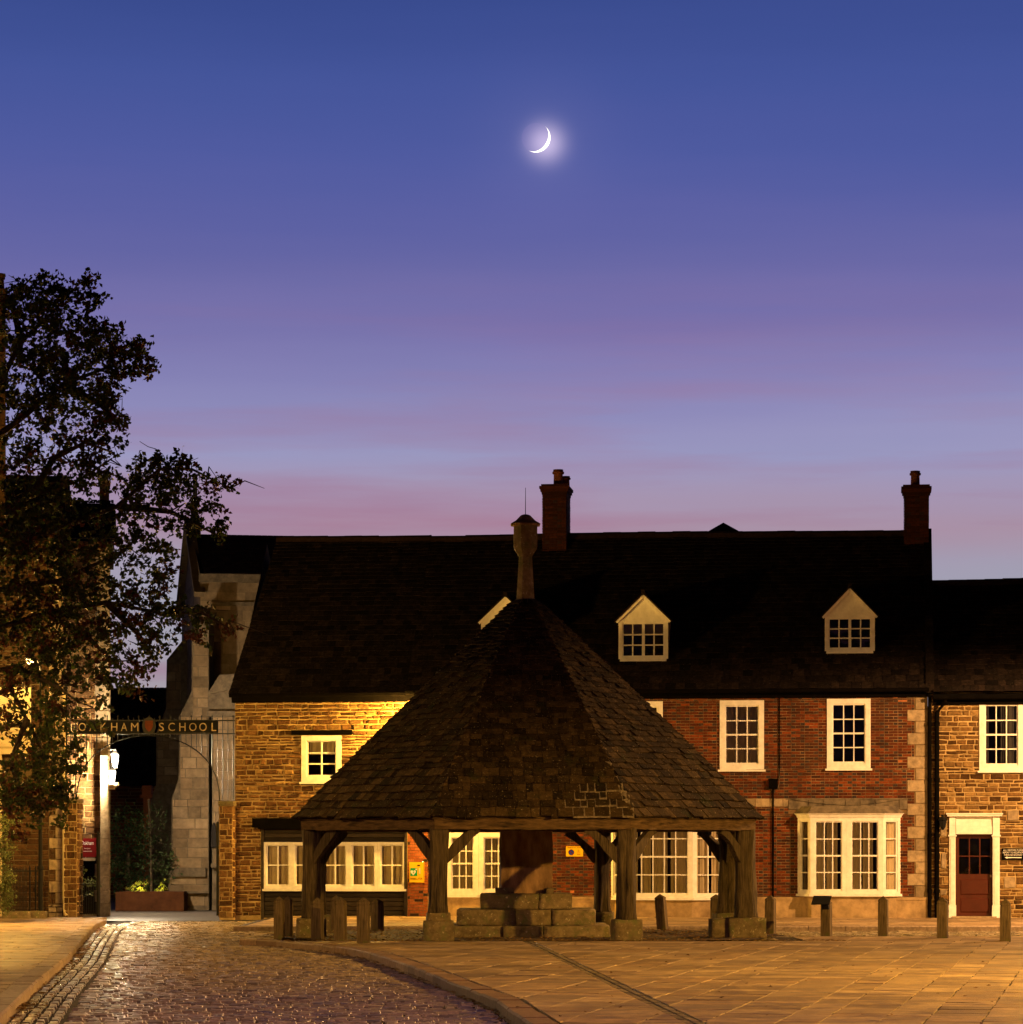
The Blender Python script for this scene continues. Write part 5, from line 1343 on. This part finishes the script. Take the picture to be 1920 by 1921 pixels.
# lanterns, lit
def lantern(name, c, r, lab, matk, br=None, cat='lantern', group=None):
    T = thing(name, c, lab, cat, group)
    mb = MB(); mb.lathe(c, [(r*.62, 0), (r*.95, r*2.3)], 4, rot=.0); mb.build('glass', M[matk], T)
    mb = MB(); mb.lathe(c, [(r*.3,-.09),(r*.72,-.06),(r*.72,-.004)], 4); mb.lathe((c[0], c[1], c[2]+r*2.32), [(r*1.12, 0), (r*1.15,.02), (r*.55, r*.7), (r*.2, r*.9), (r*.22, r*1.15), (.001, r*1.35)], 4)
    for k in range(4):
        a = 2*math.pi*(k+.5)/4; mb.tube([(c[0]+math.cos(a)*r*.66, c[1]+math.sin(a)*r*.66, c[2]), (c[0]+math.cos(a)*r*1.0, c[1]+math.sin(a)*r*1.0, c[2]+r*2.3)], .008, 4)
    mb.build('cap', M['iron'], T)
    if br: mb = MB(); mb.tube(br, .018, 6); mb.build('bracket', M['iron'], T)
    return T
def point(name, loc, col, watts, r=.08):
    l = bpy.data.lights.new(name, 'POINT'); l.color = col; l.energy = watts; l.shadow_soft_size = r
    o = bpy.data.objects.new(name, l); COL.objects.link(o); o.location = loc; return o
cL = at(211, 1466, 80.15); lantern('corner_lantern', cL, .115, 'lit white lantern standing on the stone corbel of the doorway pier', 'lamp_white', None, 'lantern', 'lit lanterns in the gateway')
cM = at(216, 1437, 84.0); lantern('corner_lantern', cM, .13, 'brighter white lantern higher up behind the corbel one', 'lamp_white', [cM+Vector((0,0,.42)), cM+Vector((-.1,0,.45)), cM+Vector((-.34,0,.3))], 'lantern', 'lit lanterns in the gateway')

# near range on the left, whose quoined end meets the gate
NL = thing('school_lodge', (-12, 76.3, 0), 'ironstone lodge with quoined corner and cream classical porch at the left edge', 'building')
NF = Frame(*(at(118, 1700, 76.6)[:2]), 8.6)
def NS(px, t=0): return NF.S(px, t)
def NZ(py, t=0): return EH+(HY-py)/FPX*(76.6+t)
zt = NZ(1010)
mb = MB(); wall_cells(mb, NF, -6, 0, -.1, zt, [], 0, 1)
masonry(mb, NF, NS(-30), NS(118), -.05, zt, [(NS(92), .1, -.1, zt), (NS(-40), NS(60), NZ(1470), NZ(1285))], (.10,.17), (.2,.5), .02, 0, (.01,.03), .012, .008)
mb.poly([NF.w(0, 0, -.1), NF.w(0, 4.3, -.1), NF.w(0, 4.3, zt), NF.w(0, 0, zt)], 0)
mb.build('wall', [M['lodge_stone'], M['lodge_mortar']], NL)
mb = MB(); z = .3; i = 0
masonry(mb, NF, NS(90), 0, -.05, .28, [], (.1,.16), (.2,.4), .015, 0, (.05,.07), .012, .008)
while z < zt-.1:
    h = U(.24, .30); a = NS(92 if i % 2 else 104) ; mb.stone(NF, a, .01, 0, .03, z, min(z+h, zt)-.008, .01, .004); z += h; i += 1
z = .3; i = 0
mb.build('quoins', M['quoin'], NL)
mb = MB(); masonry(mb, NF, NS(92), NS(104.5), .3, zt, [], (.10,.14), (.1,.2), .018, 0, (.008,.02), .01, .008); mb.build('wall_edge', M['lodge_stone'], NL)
mb = MB(); mb.poly([NF.w(-6, -.3, zt), NF.w(.2, -.3, zt), NF.w(.2, 3.6, zt+2.0), NF.w(-6, 3.6, zt+2.0)]); mb.poly([NF.w(.2, -.3, zt), NF.w(.2, 4.4, zt), NF.w(.2, 3.6, zt+2.0)]); mb.build('roof', M['slate'], NL)
mb = MB(); a, b = NS(-14, .5), NS(10, .5); mb.box(NF, a, b, .5, 1.4, zt-.5, NZ(545, .5)); mb.box(NF, a-.05, b+.05, .45, 1.45, NZ(556, .5), NZ(545, .5)+.002); mb.lathe(NF.w((a+b)/2+.0, .9, NZ(545, .5)), [(.14,0),(.12,.3),(.15,.32),(.15,.45)], 10); mb.build('chimney', M['lodge_stone'], NL)
# drainpipe (cream) at its corner
mb = MB(); q0 = NF.w(.03, -.05, NZ(1300)); mb.tube([q0, NF.w(.03, -.05, .15), NF.w(.09, -.12, .0)], .04, 8); mb.build('downpipe', M['cream'], NL)
# cream porch: wall face, cornice, frieze, opening
mb = MB(); pa, pb2 = NS(-60, -1), NS(58, -1)
mb.box(NF, pa, pb2, -1.0, -.03, NZ(1392, -1)+.42, NZ(1290, -1)); 
for i, (o_, y0, y1) in enumerate(((.10, 1372, 1366), (.08, 1378, 1372.2), (.04, 1384, 1378.2), (.0, 1397, 1384.2), (.03, 1402, 1397.2), (.0, 1415, 1402.2))):
    mb.box(NF, pa, pb2+o_, -1.0-o_, -.03, NZ(y0, -1), NZ(y1, -1))
mb.box(NF, NS(2, -1)-.5, NS(3, -1), -.98, -.03, 0, NZ(1415, -1)); mb.box(NF, pb2-.12, pb2, -.98, -.03, 0, NZ(1415, -1)-.002) if False else None
mb.build('porch', M['cream'], NL)

# street lamp among the leaves
SLc = Vector(((76-CX)/FPX*74.2, 74.2, 0)); SLz = EH+(HY-1240)/FPX*74.2
SL = thing('street_lamp', SLc, 'slim black lamp post with warm lantern glowing among the leaves', 'street lamp')
mb = MB(); mb.lathe(SLc, [(.09,-.05),(.09,.1),(.06,.15),(.055,1.15),(.08,1.17),(.08,1.22),(.05,1.28),(.045,3.2),(.03,3.3),(.024,SLz)], 10); mb.build('post', M['iron'], SL)
c = (SLc.x-.25, SLc.y, SLz); mb = MB(); mb.tube([(SLc.x, SLc.y, SLz-.1), (SLc.x-.1, SLc.y, SLz+.05), (SLc.x-.22, SLc.y, SLz+.08)], .02, 6); mb.lathe((c[0], c[1], c[2]+.05), [(.10,0),(.14,.02),(.09,.12),(.02,.15)], 10); mb.build('lamp_head', M['iron'], SL)
mb = MB(); mb.lathe((c[0], c[1], c[2]), [(.05,-.07),(.09,-.02),(.10,.045)], 10); mb.build('bulb', M['lamp_warm'], SL)

# red school notice board
RB = thing('notice_board', at(164, 1592, 80.6), 'dark red school notice board with white lettering behind the side gate', 'sign')
NB_ = Frame(0, 80.7, 0)
def nr(px0, px1, y0, y1): return (NB_.S(px0), NB_.S(px1), EH+(HY-y1)/FPX*80.7, EH+(HY-y0)/FPX*80.7)
a = nr(147, 181, 1573, 1608); mb = MB(); mb.box(NB_, a[0], a[1], 0, .04, a[2], a[3]); 
mb.box(NB_, a[0]-.02, a[0], -.01, .05, a[2]-.15, a[3]+.03, 1); mb.box(NB_, a[1], a[1]+.02, -.01, .05, a[2]-.15, a[3]+.03, 1)
mb.build('board', [M['red'], M['iron']], RB)
mb = MB(); text_mesh(mb, 'Oakham', NB_, (a[0]+a[1])/2, a[3]-.12, -.003, .10, .33, 0, .002); mb.build('heading', M['white'], RB); mb = MB(); text_mesh(mb, 'Reception', NB_, (a[0]+a[1])/2, a[3]-.27, -.003, .035, None, 0, .002); mb.box(NB_, (a[0]+a[1])/2-.12, (a[0]+a[1])/2+.12, -.004, 0, a[3]-.345, a[3]-.335)
mb.build('lettering', M['white'], RB)
b = nr(150, 179, 1609.5, 1615); mb = MB(); mb.box(NB_, b[0], b[1], 0, .03, b[2], b[3]); mb.build('strip', M['quoin'], RB)
for o_ in ():
    pass

# railing and kerb blocks by the lodge
RL = thing('iron_railing', at(50, 1715, 75.0)*1.0, 'black iron railing with pointed bars in front of the lodge wall', 'railing')
RF = Frame(0, 75.2, 0)
mb = MB(); z1 = EH+(HY-1632)/FPX*75.2
for i in range(13): x = RF.S(17+i*2.75); mb.tube([RF.w(x, 0, 0), RF.w(x, 0, z1)], [.009, .009], 5); p = RF.w(x, 0, z1); mb.lathe(p, [(.012,0),(.014,.02),(.0,.09)], 5)
for px in (56, 67, 79): x = RF.S(px); mb.tube([RF.w(x, 0, 0), RF.w(x, 0, z1+.02)], .022, 6); mb.lathe(RF.w(x, 0, z1+.02), [(.025,0),(.02,.05),(.0,.1)], 6)
mb.beam(RF.w(RF.S(14), 0, z1-.03), RF.w(RF.S(80), 0, z1-.03), .02, .03); mb.beam(RF.w(RF.S(14), 0, .12), RF.w(RF.S(80), 0, .12), .02, .03)
mb.build('bars', M['iron'], RL)
for (px, w_, dd, lab) in ((32, .68, 0, 'long low mossy kerb stone at the foot of the railing'), (73, .36, .25, 'short low kerb stone beside the quoined corner')):
    p = Vector(((px-CX)/FPX*(73.4+dd), 73.4+dd, 0)); mb = MB(); mb.rough((p.x, p.y, -.03), (w_, .4, .2), 0, .015, 5, 0, .3, px); o = mb.build('stone_block', M['block'], None, True); tag(o, lab, 'stone', 'low kerb stones by the railing')

# ------------------------------------------------------------------ chapel behind the gate
CH_ = thing('chapel', at(380, 1700, 90), 'grey ashlar chapel with stepped buttresses and dark slate roof behind the gate', 'chapel')
CF = Frame(*(at(376, 1700, 90)[:2]), 10)
def cz(py, Y=90): return EH+(HY-py)/FPX*Y
ze = cz(1078); 
mb = MB(); mb.box(CF, 0.0, 12, .02, 8, -.1, ze, 1)
masonry(mb, CF, 0, 3.2, -.1, ze, [], (.26,.36), (.5,1.0), .012, .02, (.004,.008), .004, .002)
gB = CF.sub((0, 8), (0, 0)); zap = cz(1003, 94)
masonry(mb, gB, 0, gB.L, -.1, ze, [], (.26,.36), (.5,1.0), .012, 0, (.004,.008), .004, .002)
mb.poly([CF.w(0, 0, ze), CF.w(0, 8, ze), CF.w(0, 4, zap+.2)], 1)
mb.build('wall', [M['ashlar'], M['ashlar']], CH_)
mb = MB(); mb.box(CF, -.05, 12, -.12, .0, ze-.22, ze+.02); mb.box(CF, .3, 12, -.08, .018, cz(1136), cz(1129)); mb.build('cornice', M['ashlar_dark'], CH_)
mb = MB(); mb.poly([CF.w(.1, -.1, ze+.03), CF.w(12, -.1, ze+.03), CF.w(12, 4, zap), CF.w(.1, 4, zap)]); mb.poly([CF.w(.1, 4, zap), CF.w(12, 4, zap), CF.w(12, 8.1, ze), CF.w(.1, 8.1, ze)])
v = (CF.w(0,4,zap)-CF.w(0,-.1,ze+.03)); H = v.length; v.normalize(); ux = CF.w(1,0,0)-CF.w(0,0,0)
tiles(mb, CF.w(.1, -.1, ze+.03), ux, v, ux.cross(v), H, lambda q: 0, lambda q: 3.5, .2, .2, .25, .3, .01, 0, .012)
mb.build('roof', M['slate'], CH_)
# gable coping and pinnacle
mb = MB(); mb.beam(CF.w(-.05, -.25, ze-.6), CF.w(-.05, 4, zap+.35), .3, .16); mb.beam(CF.w(-.05, 8.25, ze-.6), CF.w(-.05, 4, zap+.35), .3, .16); mb.build('gable_coping', M['ashlar'], CH_)
mb = MB(); p = at(366, 1000, 94); mb.lathe((p.x, p.y, 0), [(.2, zap), (.17, zap+.5), (.085, zap+.7), (.075, cz(900, 94)), (.1, cz(898, 94)), (.0, cz(890, 94))], 6); mb.build('pinnacle', M['ashlar_dark'], CH_)
def prism(mb, pix, Y0, Y1, mat=0):
    """outline given at depth Y0, extruded back to Y1 at real size"""
    A = [at(x, y, Y0) for x, y in pix]; B = [Vector((p.x, Y1, p.z)) for p in A]; n = len(A)
    mb.mesh(A+B, [tuple(range(n)), tuple(range(2*n-1, n-1, -1))]+[(i, n+i, n+(i+1) % n, (i+1) % n) for i in range(n)], mat)
def coursed(mb, pxa, pxb, y0, y1, Y):
    F_ = Frame(0, Y, 0); masonry(mb, F_, F_.S(pxa), F_.S(pxb), cz(y1, Y), cz(y0, Y), [], (.26,.34), (.35,.8), .018, 0, (.005,.010), .006, .003)
b1 = MB(); prism(b1, [(372,1165),(360,1198),(360,1297),(336,1345),(336,1458),(322,1500),(322,1632),(316,1642),(316,1708),(392,1708),(392,1165)], 88.6, 90.4, 1); coursed(b1, 362, 391, 1200, 1345, 88.6); coursed(b1, 338, 391, 1345, 1500, 88.6); coursed(b1, 324, 391, 1500, 1630, 88.6); coursed(b1, 318, 391, 1645, 1700, 88.6)
b1.build('buttress', [M['ashlar'], M['ashlar_dark']], CH_)
b2 = MB(); prism(b2, [(352,1190),(313,1238),(311,1330),(293,1375),(293,1471),(279,1518),(279,1705),(352,1705)], 95.5, 97, 1); coursed(b2, 313, 340, 1245, 1330, 95.5); coursed(b2, 295, 340, 1375, 1471, 95.5); b2.build('buttress', [M['ashlar'], M['ashlar_dark']], CH_)
b3 = MB(); prism(b3, [(412,1268),(446,1266),(446,1708),(398,1708),(398,1345),(390,1335),(390,1300)], 88.2, 90.3, 1); coursed(b3, 400, 445, 1345, 1625, 88.2); b3.build('buttress', [M['ashlar'], M['ashlar_dark']], CH_)
for pl_, ya_, yb_ in (([(322,1628),(386,1628),(386,1645),(322,1645)], 88.5, 88.62), ([(396,1620),(440,1620),(440,1628),(396,1628)], 88.05, 88.2), ([(388,1334),(446,1334),(446,1344),(388,1344)], 88.0, 88.2), ([(390,1300),(412,1266),(446,1264),(446,1290),(396,1302)], 88.02, 88.19), ([(334,1672),(392,1672),(392,1676),(334,1676)], 88.45, 88.6)):
    mb = MB(); prism(mb, pl_, ya_, yb_); mb.build('string_course', M['ashlar_dark'], CH_)
mb = MB(); Y_ = 88.0
pts = [(396,1590),(396,1560),(398,1548),(401,1543),(404,1548),(405,1560),(406,1590)]; prism(mb, pts, 88.12, 88.19); prism(mb, [(349,1300),(351,1215),(353,1208),(355,1215),(355,1300)], 91.0, 91.2) if False else None
mb.build('lancet_window', M['room'], CH_)

# dark range at the back of the yard
BK = thing('back_building', at(255, 1690, 112), 'dark brick building with slate roof closing the school yard', 'building')
Yk = 112; kf = Frame(0, Yk, 0); mb = MB(); zk = EH+(HY-1470)/FPX*Yk
mb.box(kf, kf.S(150), kf.S(420), .02, 6, -.1, zk, 1)
masonry(mb, kf, kf.S(200), kf.S(300), -.1, zk, [], (.12,.13), (.4,.45), .02, .02, (.008,.014), .006, .003, None)
mb.build('wall', [M['brick'], M['mortar_grey']], BK)
mb = MB(); zr2 = EH+(HY-1291)/FPX*(Yk+4); mb.poly([kf.w(kf.S(150), -.3, zk-.1), kf.w(kf.S(420), -.3, zk-.1), kf.w(kf.S(420), 4, zr2), kf.w(kf.S(150), 4, zr2)]); mb.poly([kf.w(kf.S(150), 4, zr2), kf.w(kf.S(420), 4, zr2), kf.w(kf.S(420), 8, zk), kf.w(kf.S(150), 8, zk)])
v = (kf.w(0,4,zr2)-kf.w(0,-.3,zk-.1)); H = v.length; v.normalize(); tiles(mb, kf.w(kf.S(195), -.3, zk-.1), Vector((1,0,0)), v, Vector((1,0,0)).cross(v), H, lambda q: 0, lambda q: 2.6, .3, .25)
mb.build('roof', M['slate'], BK)
PR = thing('brick_pier', at(275, 1690, 100), 'orange brick pier with moulded cap beyond the chapel buttress', 'pier')
pf = Frame(0, 100, 0); P1 = MB(); zz = lambda y: EH+(HY-y)/FPX*100
P1.box(pf, pf.S(269), pf.S(282), 0, .3, -.1, zz(1497), 0); P1.build('shaft', M['brick_new'], PR)
P1 = MB(); P1.box(pf, pf.S(263), pf.S(286), -.1, .4, zz(1497)+.002, zz(1491)); P1.box(pf, pf.S(267), pf.S(284), -.04, .34, zz(1491)+.002, zz(1474)); P1.build('cap', M['brick_new'], PR)
# planter with shrubs
PL = thing('planter', at(285, 1702, 88), 'long rusty steel planter bed in front of the chapel', 'planter')
qf = Frame(0, 87.6, 0); mb = MB(); a, b = qf.S(226), qf.S(345); zz2 = EH+(HY-1673)/FPX*87.6
mb.box(qf, a, b, 0, 1.4, -.1, zz2); mb.box(qf, a-.14, a-.002, .0, 1.4, -.1, zz2-.01); mb.build('box', M['corten'], PL)

# ------------------------------------------------------------------ foliage
def leaf(mb, p, s, nrm=None, mat=0):
    a = Vector((random.gauss(0,1), random.gauss(0,1), random.gauss(0,1))).normalized(); b = a.cross(Vector((random.gauss(0,1), random.gauss(0,1), random.gauss(0,1)))).normalized()
    f_ = a.cross(b)*s*.15
    mb.mesh([p-a*s*.5, p+b*s*.36+f_, p+a*s*.55, p-b*s*.36+f_], [(0,1,2,3)], mat)
def twigs(mb, wood, p, L, dirn, n, s, red=.0, spread=.05, wr=.006, mats=(0, 1)):
    d = dirn.normalized(); pts = [p]
    cur = p
    for i in range(5):
        d = (d+Vector((random.gauss(0,.22), random.gauss(0,.22), random.gauss(0,.18)))).normalized(); cur = cur+d*L/5; pts.append(cur)
    if wood: wood.tube(pts, [wr*(1-.14*i) for i in range(6)], 3)
    isred = U(0,1) < red
    for i in range(n):
        k = U(.15, 1.0)*5; a = int(min(k, 4)); q = pts[a].lerp(pts[a+1], k-a)
        q = q+Vector((random.gauss(0,spread), random.gauss(0,spread), random.gauss(0,spread)))
        leaf(mb, q, s*U(.7, 1.25), None, mats[1] if isred and U(0,1) < .8 else mats[0])
    return pts
TY = 60.0
BT = thing('hawthorn_tree', Vector((-12.2, 60, 0)), 'large spreading tree with small reddening leaves overhanging the gate from the left', 'tree')
lf_ = MB(); wd = MB()
def T3(px, py, dy=0): return at(px, py, TY+dy)
# limbs: from the trunk, off to the left of the picture, out to the crown
trunk_top = T3(-170, 1100)
wd.tube([Vector((-12.2,60,-.1)), Vector((-12.1,60,1.5)), T3(-190,1300), trunk_top, T3(-120,900), T3(-40,740)], [.34,.27,.24,.2,.16,.09], 10)
limbs = [
 [(-120,900),(-20,760),(40,640),(95,590),(150,530)], [(40,640),(20,560),(60,520)], [(-120,900),(20,800),(120,720),(200,690),(270,660)],
 [(120,720),(190,760),(225,800)], [(-170,1100),(-40,980),(60,930),(150,900),(210,860)], [(-170,1100),(0,1040),(110,990),(220,950),(300,880),(360,880),(436,918)],
 [(220,950),(320,960),(400,1000)], [(-170,1100),(-20,1110),(110,1090),(220,1040),(270,1000)], [(-170,1100),(-10,1180),(90,1150),(200,1130),(300,1150),(380,1150),(440,1185)],
 [(90,1150),(170,1200),(230,1260)], [(-190,1300),(-60,1270),(30,1250),(110,1290),(150,1320)], [(-190,1300),(-60,1330),(20,1290),(50,1350),(75,1400),(95,1440)],
 [(200,1130),(260,1190),(290,1240)], [(60,930),(100,860),(160,830),(215,850)], [(50,1350),(20,1430),(40,1490),(90,1510)],[(-190,1300),(-80,1400),(0,1430),(60,1440),(120,1420)]]
for i, L_ in enumerate(limbs):
    dy = [U(-1.3, 1.3)*(k/(len(L_)-1))+0 for k in range(len(L_))]
    pts = [T3(x, y, d) for (x, y), d in zip(L_, dy)]; n = len(pts)
    wd.tube(pts, [.075*(1-k/(n-.6))+.008 for k in range(n)], 6)
    # side branches
    for k in range(n-1):
        for _ in range(3):
            p = pts[k].lerp(pts[k+1], U(0,1)); wd.tube([p, p+Vector((U(-.3,.4),U(-.4,.4),U(-.2,.3))), p+Vector((U(-.5,.7),U(-.5,.5),U(-.4,.4)))], [.018,.012,.005], 4)
EL = [ # px, py, rx, ry, twigs, red
 (28,560,36,40,16,.1),(70,550,50,34,22,.1),(118,575,40,26,16,.15),(160,527,18,8,5,.4),(165,552,16,7,4,.5),(172,580,12,10,4,.3),(130,548,20,8,5,.1),
 (50,630,70,60,60,.1),(130,625,60,35,30,.15),(185,640,50,28,24,.2),(235,660,35,14,12,.2),(262,655,22,8,6,.2),(255,690,24,14,8,.3),(278,690,12,8,4,.3),
 (60,710,80,55,62,.1),(150,700,75,45,48,.15),(210,715,22,40,14,.2),(60,770,75,35,34,.15),(150,770,65,40,36,.25),(210,790,26,28,14,.4),(190,830,22,12,7,.4),(228,835,6,6,2,.6),
 (25,840,40,30,13,.1),(90,850,45,25,10,.4),(120,830,25,18,7,.6),(40,880,50,25,14,.4),(165,850,22,16,6,.3),(150,880,30,20,7,.1),(175,870,22,12,6,.1),(95,870,30,20,6,.3),
 (45,940,70,45,38,.1),(135,930,35,35,12,.1),(180,900,35,20,9,.1),(60,1000,80,50,54,.15),(150,1000,60,50,34,.1),(250,900,30,22,9,.1),(290,880,40,26,16,.1),(335,880,26,24,13,.1),
 (270,930,50,35,28,.1),(330,925,45,35,24,.15),(375,900,22,8,5,.2),(405,905,18,7,5,.3),(430,915,9,7,3,.6),(390,925,14,8,3,.5),(380,960,30,25,12,.1),(405,990,18,14,7,.05),(345,975,40,30,18,.15),(250,985,50,35,26,.2),
 (60,1070,90,50,60,.3),(170,1070,80,45,44,.2),(260,1040,50,35,24,.1),(300,1040,26,28,10,.1),(60,1140,100,50,70,.3),(180,1140,90,50,60,.25),(270,1110,50,40,28,.1),(305,1080,22,26,7,.4),
 (305,1150,40,26,16,.1),(350,1145,35,16,12,.1),(385,1165,30,12,9,.3),(425,1180,18,9,5,.8),(320,1190,40,18,12,.05),(375,1205,16,10,4,.7),(50,1210,90,38,40,.25),(150,1215,80,45,46,.25),(235,1210,60,50,42,.25),(290,1220,18,40,9,.1),
 (230,1265,55,22,22,.3),(165,1270,40,20,14,.1),(20,1270,45,22,13,.3),(95,1270,45,22,14,.2),(20,1320,30,28,10,.5),(85,1320,32,30,14,.2),(130,1330,22,25,9,.15),
 (60,1400,50,26,13,.1),(120,1395,32,20,9,.05),(35,1450,60,26,19,.1),(100,1445,46,26,20,.0),(140,1438,16,12,4,0),(60,1490,56,28,26,.1),(110,1495,30,18,13,0),(20,1500,30,26,14,.7),(110,1540,12,8,3,0),(40,1560,22,10,5,.8),(75,1520,22,14,9,0),(150,1395,22,18,4,0),(195,1322,28,14,5,.1),(245,1296,28,14,6,.2),(178,1362,20,12,4,0),(90,1365,40,16,10,0),(20,1360,24,14,6,.4)]
for (ex, ey, rx_, ry_, n, red) in EL:
    n = int(n*(1.65 if (ex < 150 or ey < 900) else 1.15)*(.92 if ey > 1240 else 1))
    for _ in range(n):
        a = U(0, 6.28); r = math.sqrt(U(0, 1)); x, y = ex+rx_*r*math.cos(a), ey+ry_*r*math.sin(a)
        dy = U(-1, 1)*min(1.6, rx_/45)
        d = Vector((math.cos(a)*.7+.35, U(-.6,.6), -math.sin(a)*.6-.12))
        p = T3(x, y, dy); twigs(lf_, wd, p-d.normalized()*.14, U(.22, .42), d, int(U(9, 16)), .108, red, .045, .005)
# a few fine bare or trailing twigs at the rim
for tw_ in ([(215,838),(220,850),(216,862),(226,872)], [(262,828),(278,838),(292,842),(305,852)], [(104,585),(118,562),(132,550),(150,538)]):
    wd.tube([T3(x, y) for x, y in tw_], [.005,.007,.008,.01], 4)
wd.build('trunk', M['bark'], BT); lf_.build('crown', [M['leaf'], M['leaf_red']], BT)

def shrub(name, lab, cat, ells, Y, leafm, s, per=10, red=0, wood=None, spread=.05, tw=.3):
    c = at(ells[0][0], 1700, Y); T = thing(name, Vector((c.x, Y, 0)), lab, cat); m1, m2 = MB(), MB()
    for (ex, ey, rx_, ry_, n) in ells:
        for _ in range(n):
            a = U(0, 6.28); r = math.sqrt(U(0,1)); dy = U(-1,1)*rx_/FPX*Y*.8
            p = at(ex+rx_*r*math.cos(a), ey+ry_*r*math.sin(a), Y+dy); twigs(m1, m2, p, tw, Vector((math.cos(a), U(-.5,.5), -math.sin(a)+.4)), per, s, red, spread)
    if wood:
        for w_ in wood: m2.tube([at(x, y, Y) for x, y in w_[0]], w_[1], 6)
    (m2.build('stem', M['bark'], T) if wood else None); m1.build('foliage', [leafm, M['leaf_red']], T)
shrub('clipped_shrub', 'tall shrub lit yellow at the left edge beside the railing', 'shrub', [(-2,1568,24,34,110),(-4,1640,20,60,150),(-4,1690,18,25,60),(12,1548,14,12,22)], 68.5, M['leaf_hedge'], .05, 14, 0, [(((-6,1712),(-6,1560)),.05)], .04, .2)
shrub('dark_shrub', 'dark bushy evergreen beside the planter behind the gate', 'shrub', [(235,1580,30,50,60),(225,1640,22,40,45),(262,1610,22,60,50),(250,1660,22,18,16)], 90.5, M['leaf_dark'], .09, 12, 0, [(((240,1705),(240,1600)),.06)], .08, .4)
shrub('slender_tree', 'slender young tree with pale trunk in the planter', 'tree', [(290,1560,18,34,22),(300,1600,20,30,22),(285,1630,18,26,16),(310,1620,12,22,8)], 88.4, M['leaf_dark'], .08, 8, 0, [(((284,1676),(283,1600),(279,1500)),.035)], .07, .35)
shrub('bedding_plant', 'yellow-lit low plants at the near end of the planter', 'plant', [(262,1664,9,8,14),(250,1668,10,4,6)], 88.0, M['flower'], .05, 9, 0, None, .03, .12)
shrub('bedding_plant', 'small yellow-lit plants at the far end of the planter', 'plant', [(299,1664,5,7,6),(309,1660,4,4,3)], 88.0, M['flower'], .05, 9, 0, None, .03, .12)
shrub('climbing_plant', 'glossy green climber behind the low side gate', 'plant', [(152,1645,6,12,6),(166,1670,12,12,12),(176,1665,7,10,5)], 77.0, M['leaf_hedge'], .06, 8, 0, None, .04, .2)

# ------------------------------------------------------------------ lights
def hooded(name, loc, col, watts, size=178, blend=.15, r=.2, tilt=(0, 0)):
    """a street lantern off the picture, its hood cutting the light off at the horizontal"""
    l = bpy.data.lights.new(name, 'SPOT'); l.color = col; l.energy = watts; l.shadow_soft_size = r; l.spot_size = math.radians(size); l.spot_blend = blend
    o = bpy.data.objects.new(name, l); COL.objects.link(o); o.location = loc; o.rotation_euler = (math.radians(tilt[0]), math.radians(tilt[1]), 0); return o
hooded('key_lamp', (16.5, 64.5, 7.0), (1.0,.53,.19), 14500)
hooded('market_lamp', (14.5, 38, 5.6), (1.0,.54,.09), 18500)
hooded('front_lamp', (4.0, 14, 9.6), (1.0,.46,.38), 5600)
hooded('footpath_lamp', (-12.5, 50, 6.0), (1.0,.56,.13), 2200)
point('wall_lamp_light', FF.w(S(815), -.75, 4.75), (1.0,.53,.085), 2900, .08)
point('left_lamp', (-11.9, 65.5, 4.6), (1.0,.56,.11), 3700, .12)
point('street_lamp_light', (c[0] if False else SLc.x-.25, SLc.y-.0, SLz-.16), (1.0,.62,.18), 220, .08)
point('gate_lamp_light', cM+Vector((.0,-.35,.15)), (1.0,.78,.50), 2600, .12)
point('corner_lamp_light', cL+Vector((.0,-.25,.12)), (1.0,.80,.50), 1300, .1)
point('planter_spot', at(262, 1668, 87.9), (1,.85,.3), 5, .03); point('planter_spot', at(299, 1667, 87.9), (1,.85,.3), 3, .03)
# the hidden wall lamp itself
WL = thing('wall_lamp', FF.w(S(815), -.6, 4.8), 'small bracket lamp lighting the golden stone wall behind the cross roof', 'lamp')
p = FF.w(S(815), -.75, 4.9); mb = MB(); mb.lathe(p, [(.16,0),(.17,.02),(.08,.12),(.02,.15)], 12); mb.build('shade', M['iron'], WL)
mb = MB(); mb.tube([p+Vector((0,0,.14)), p+Vector((0,.3,.25)), FF.w(S(815), 0, p.z+.05)], .018, 6); mb.build('bracket', M['iron'], WL)

# ------------------------------------------------------------------ camera and render settings
cam = bpy.data.cameras.new('camera'); co = bpy.data.objects.new('camera', cam); COL.objects.link(co)
co.location = (0, 0, EH); co.rotation_euler = (math.radians(90), 0, 0)
cam.sensor_fit = 'HORIZONTAL'; cam.sensor_width = 36; cam.lens = FPX/1920*36; cam.shift_y = (HY-960.5)/1920; cam.clip_end = 12000; cam.clip_start = .5
scn.camera = co
vs = scn.view_settings; vs.view_transform = 'Standard'; vs.look = 'None'; vs.exposure = 0; vs.gamma = 1
scn.render.engine = 'CYCLES'; scn.cycles.use_denoising = True; scn.cycles.max_bounces = 5; scn.cycles.sample_clamp_indirect = 4; scn.cycles.transparent_max_bounces = 12
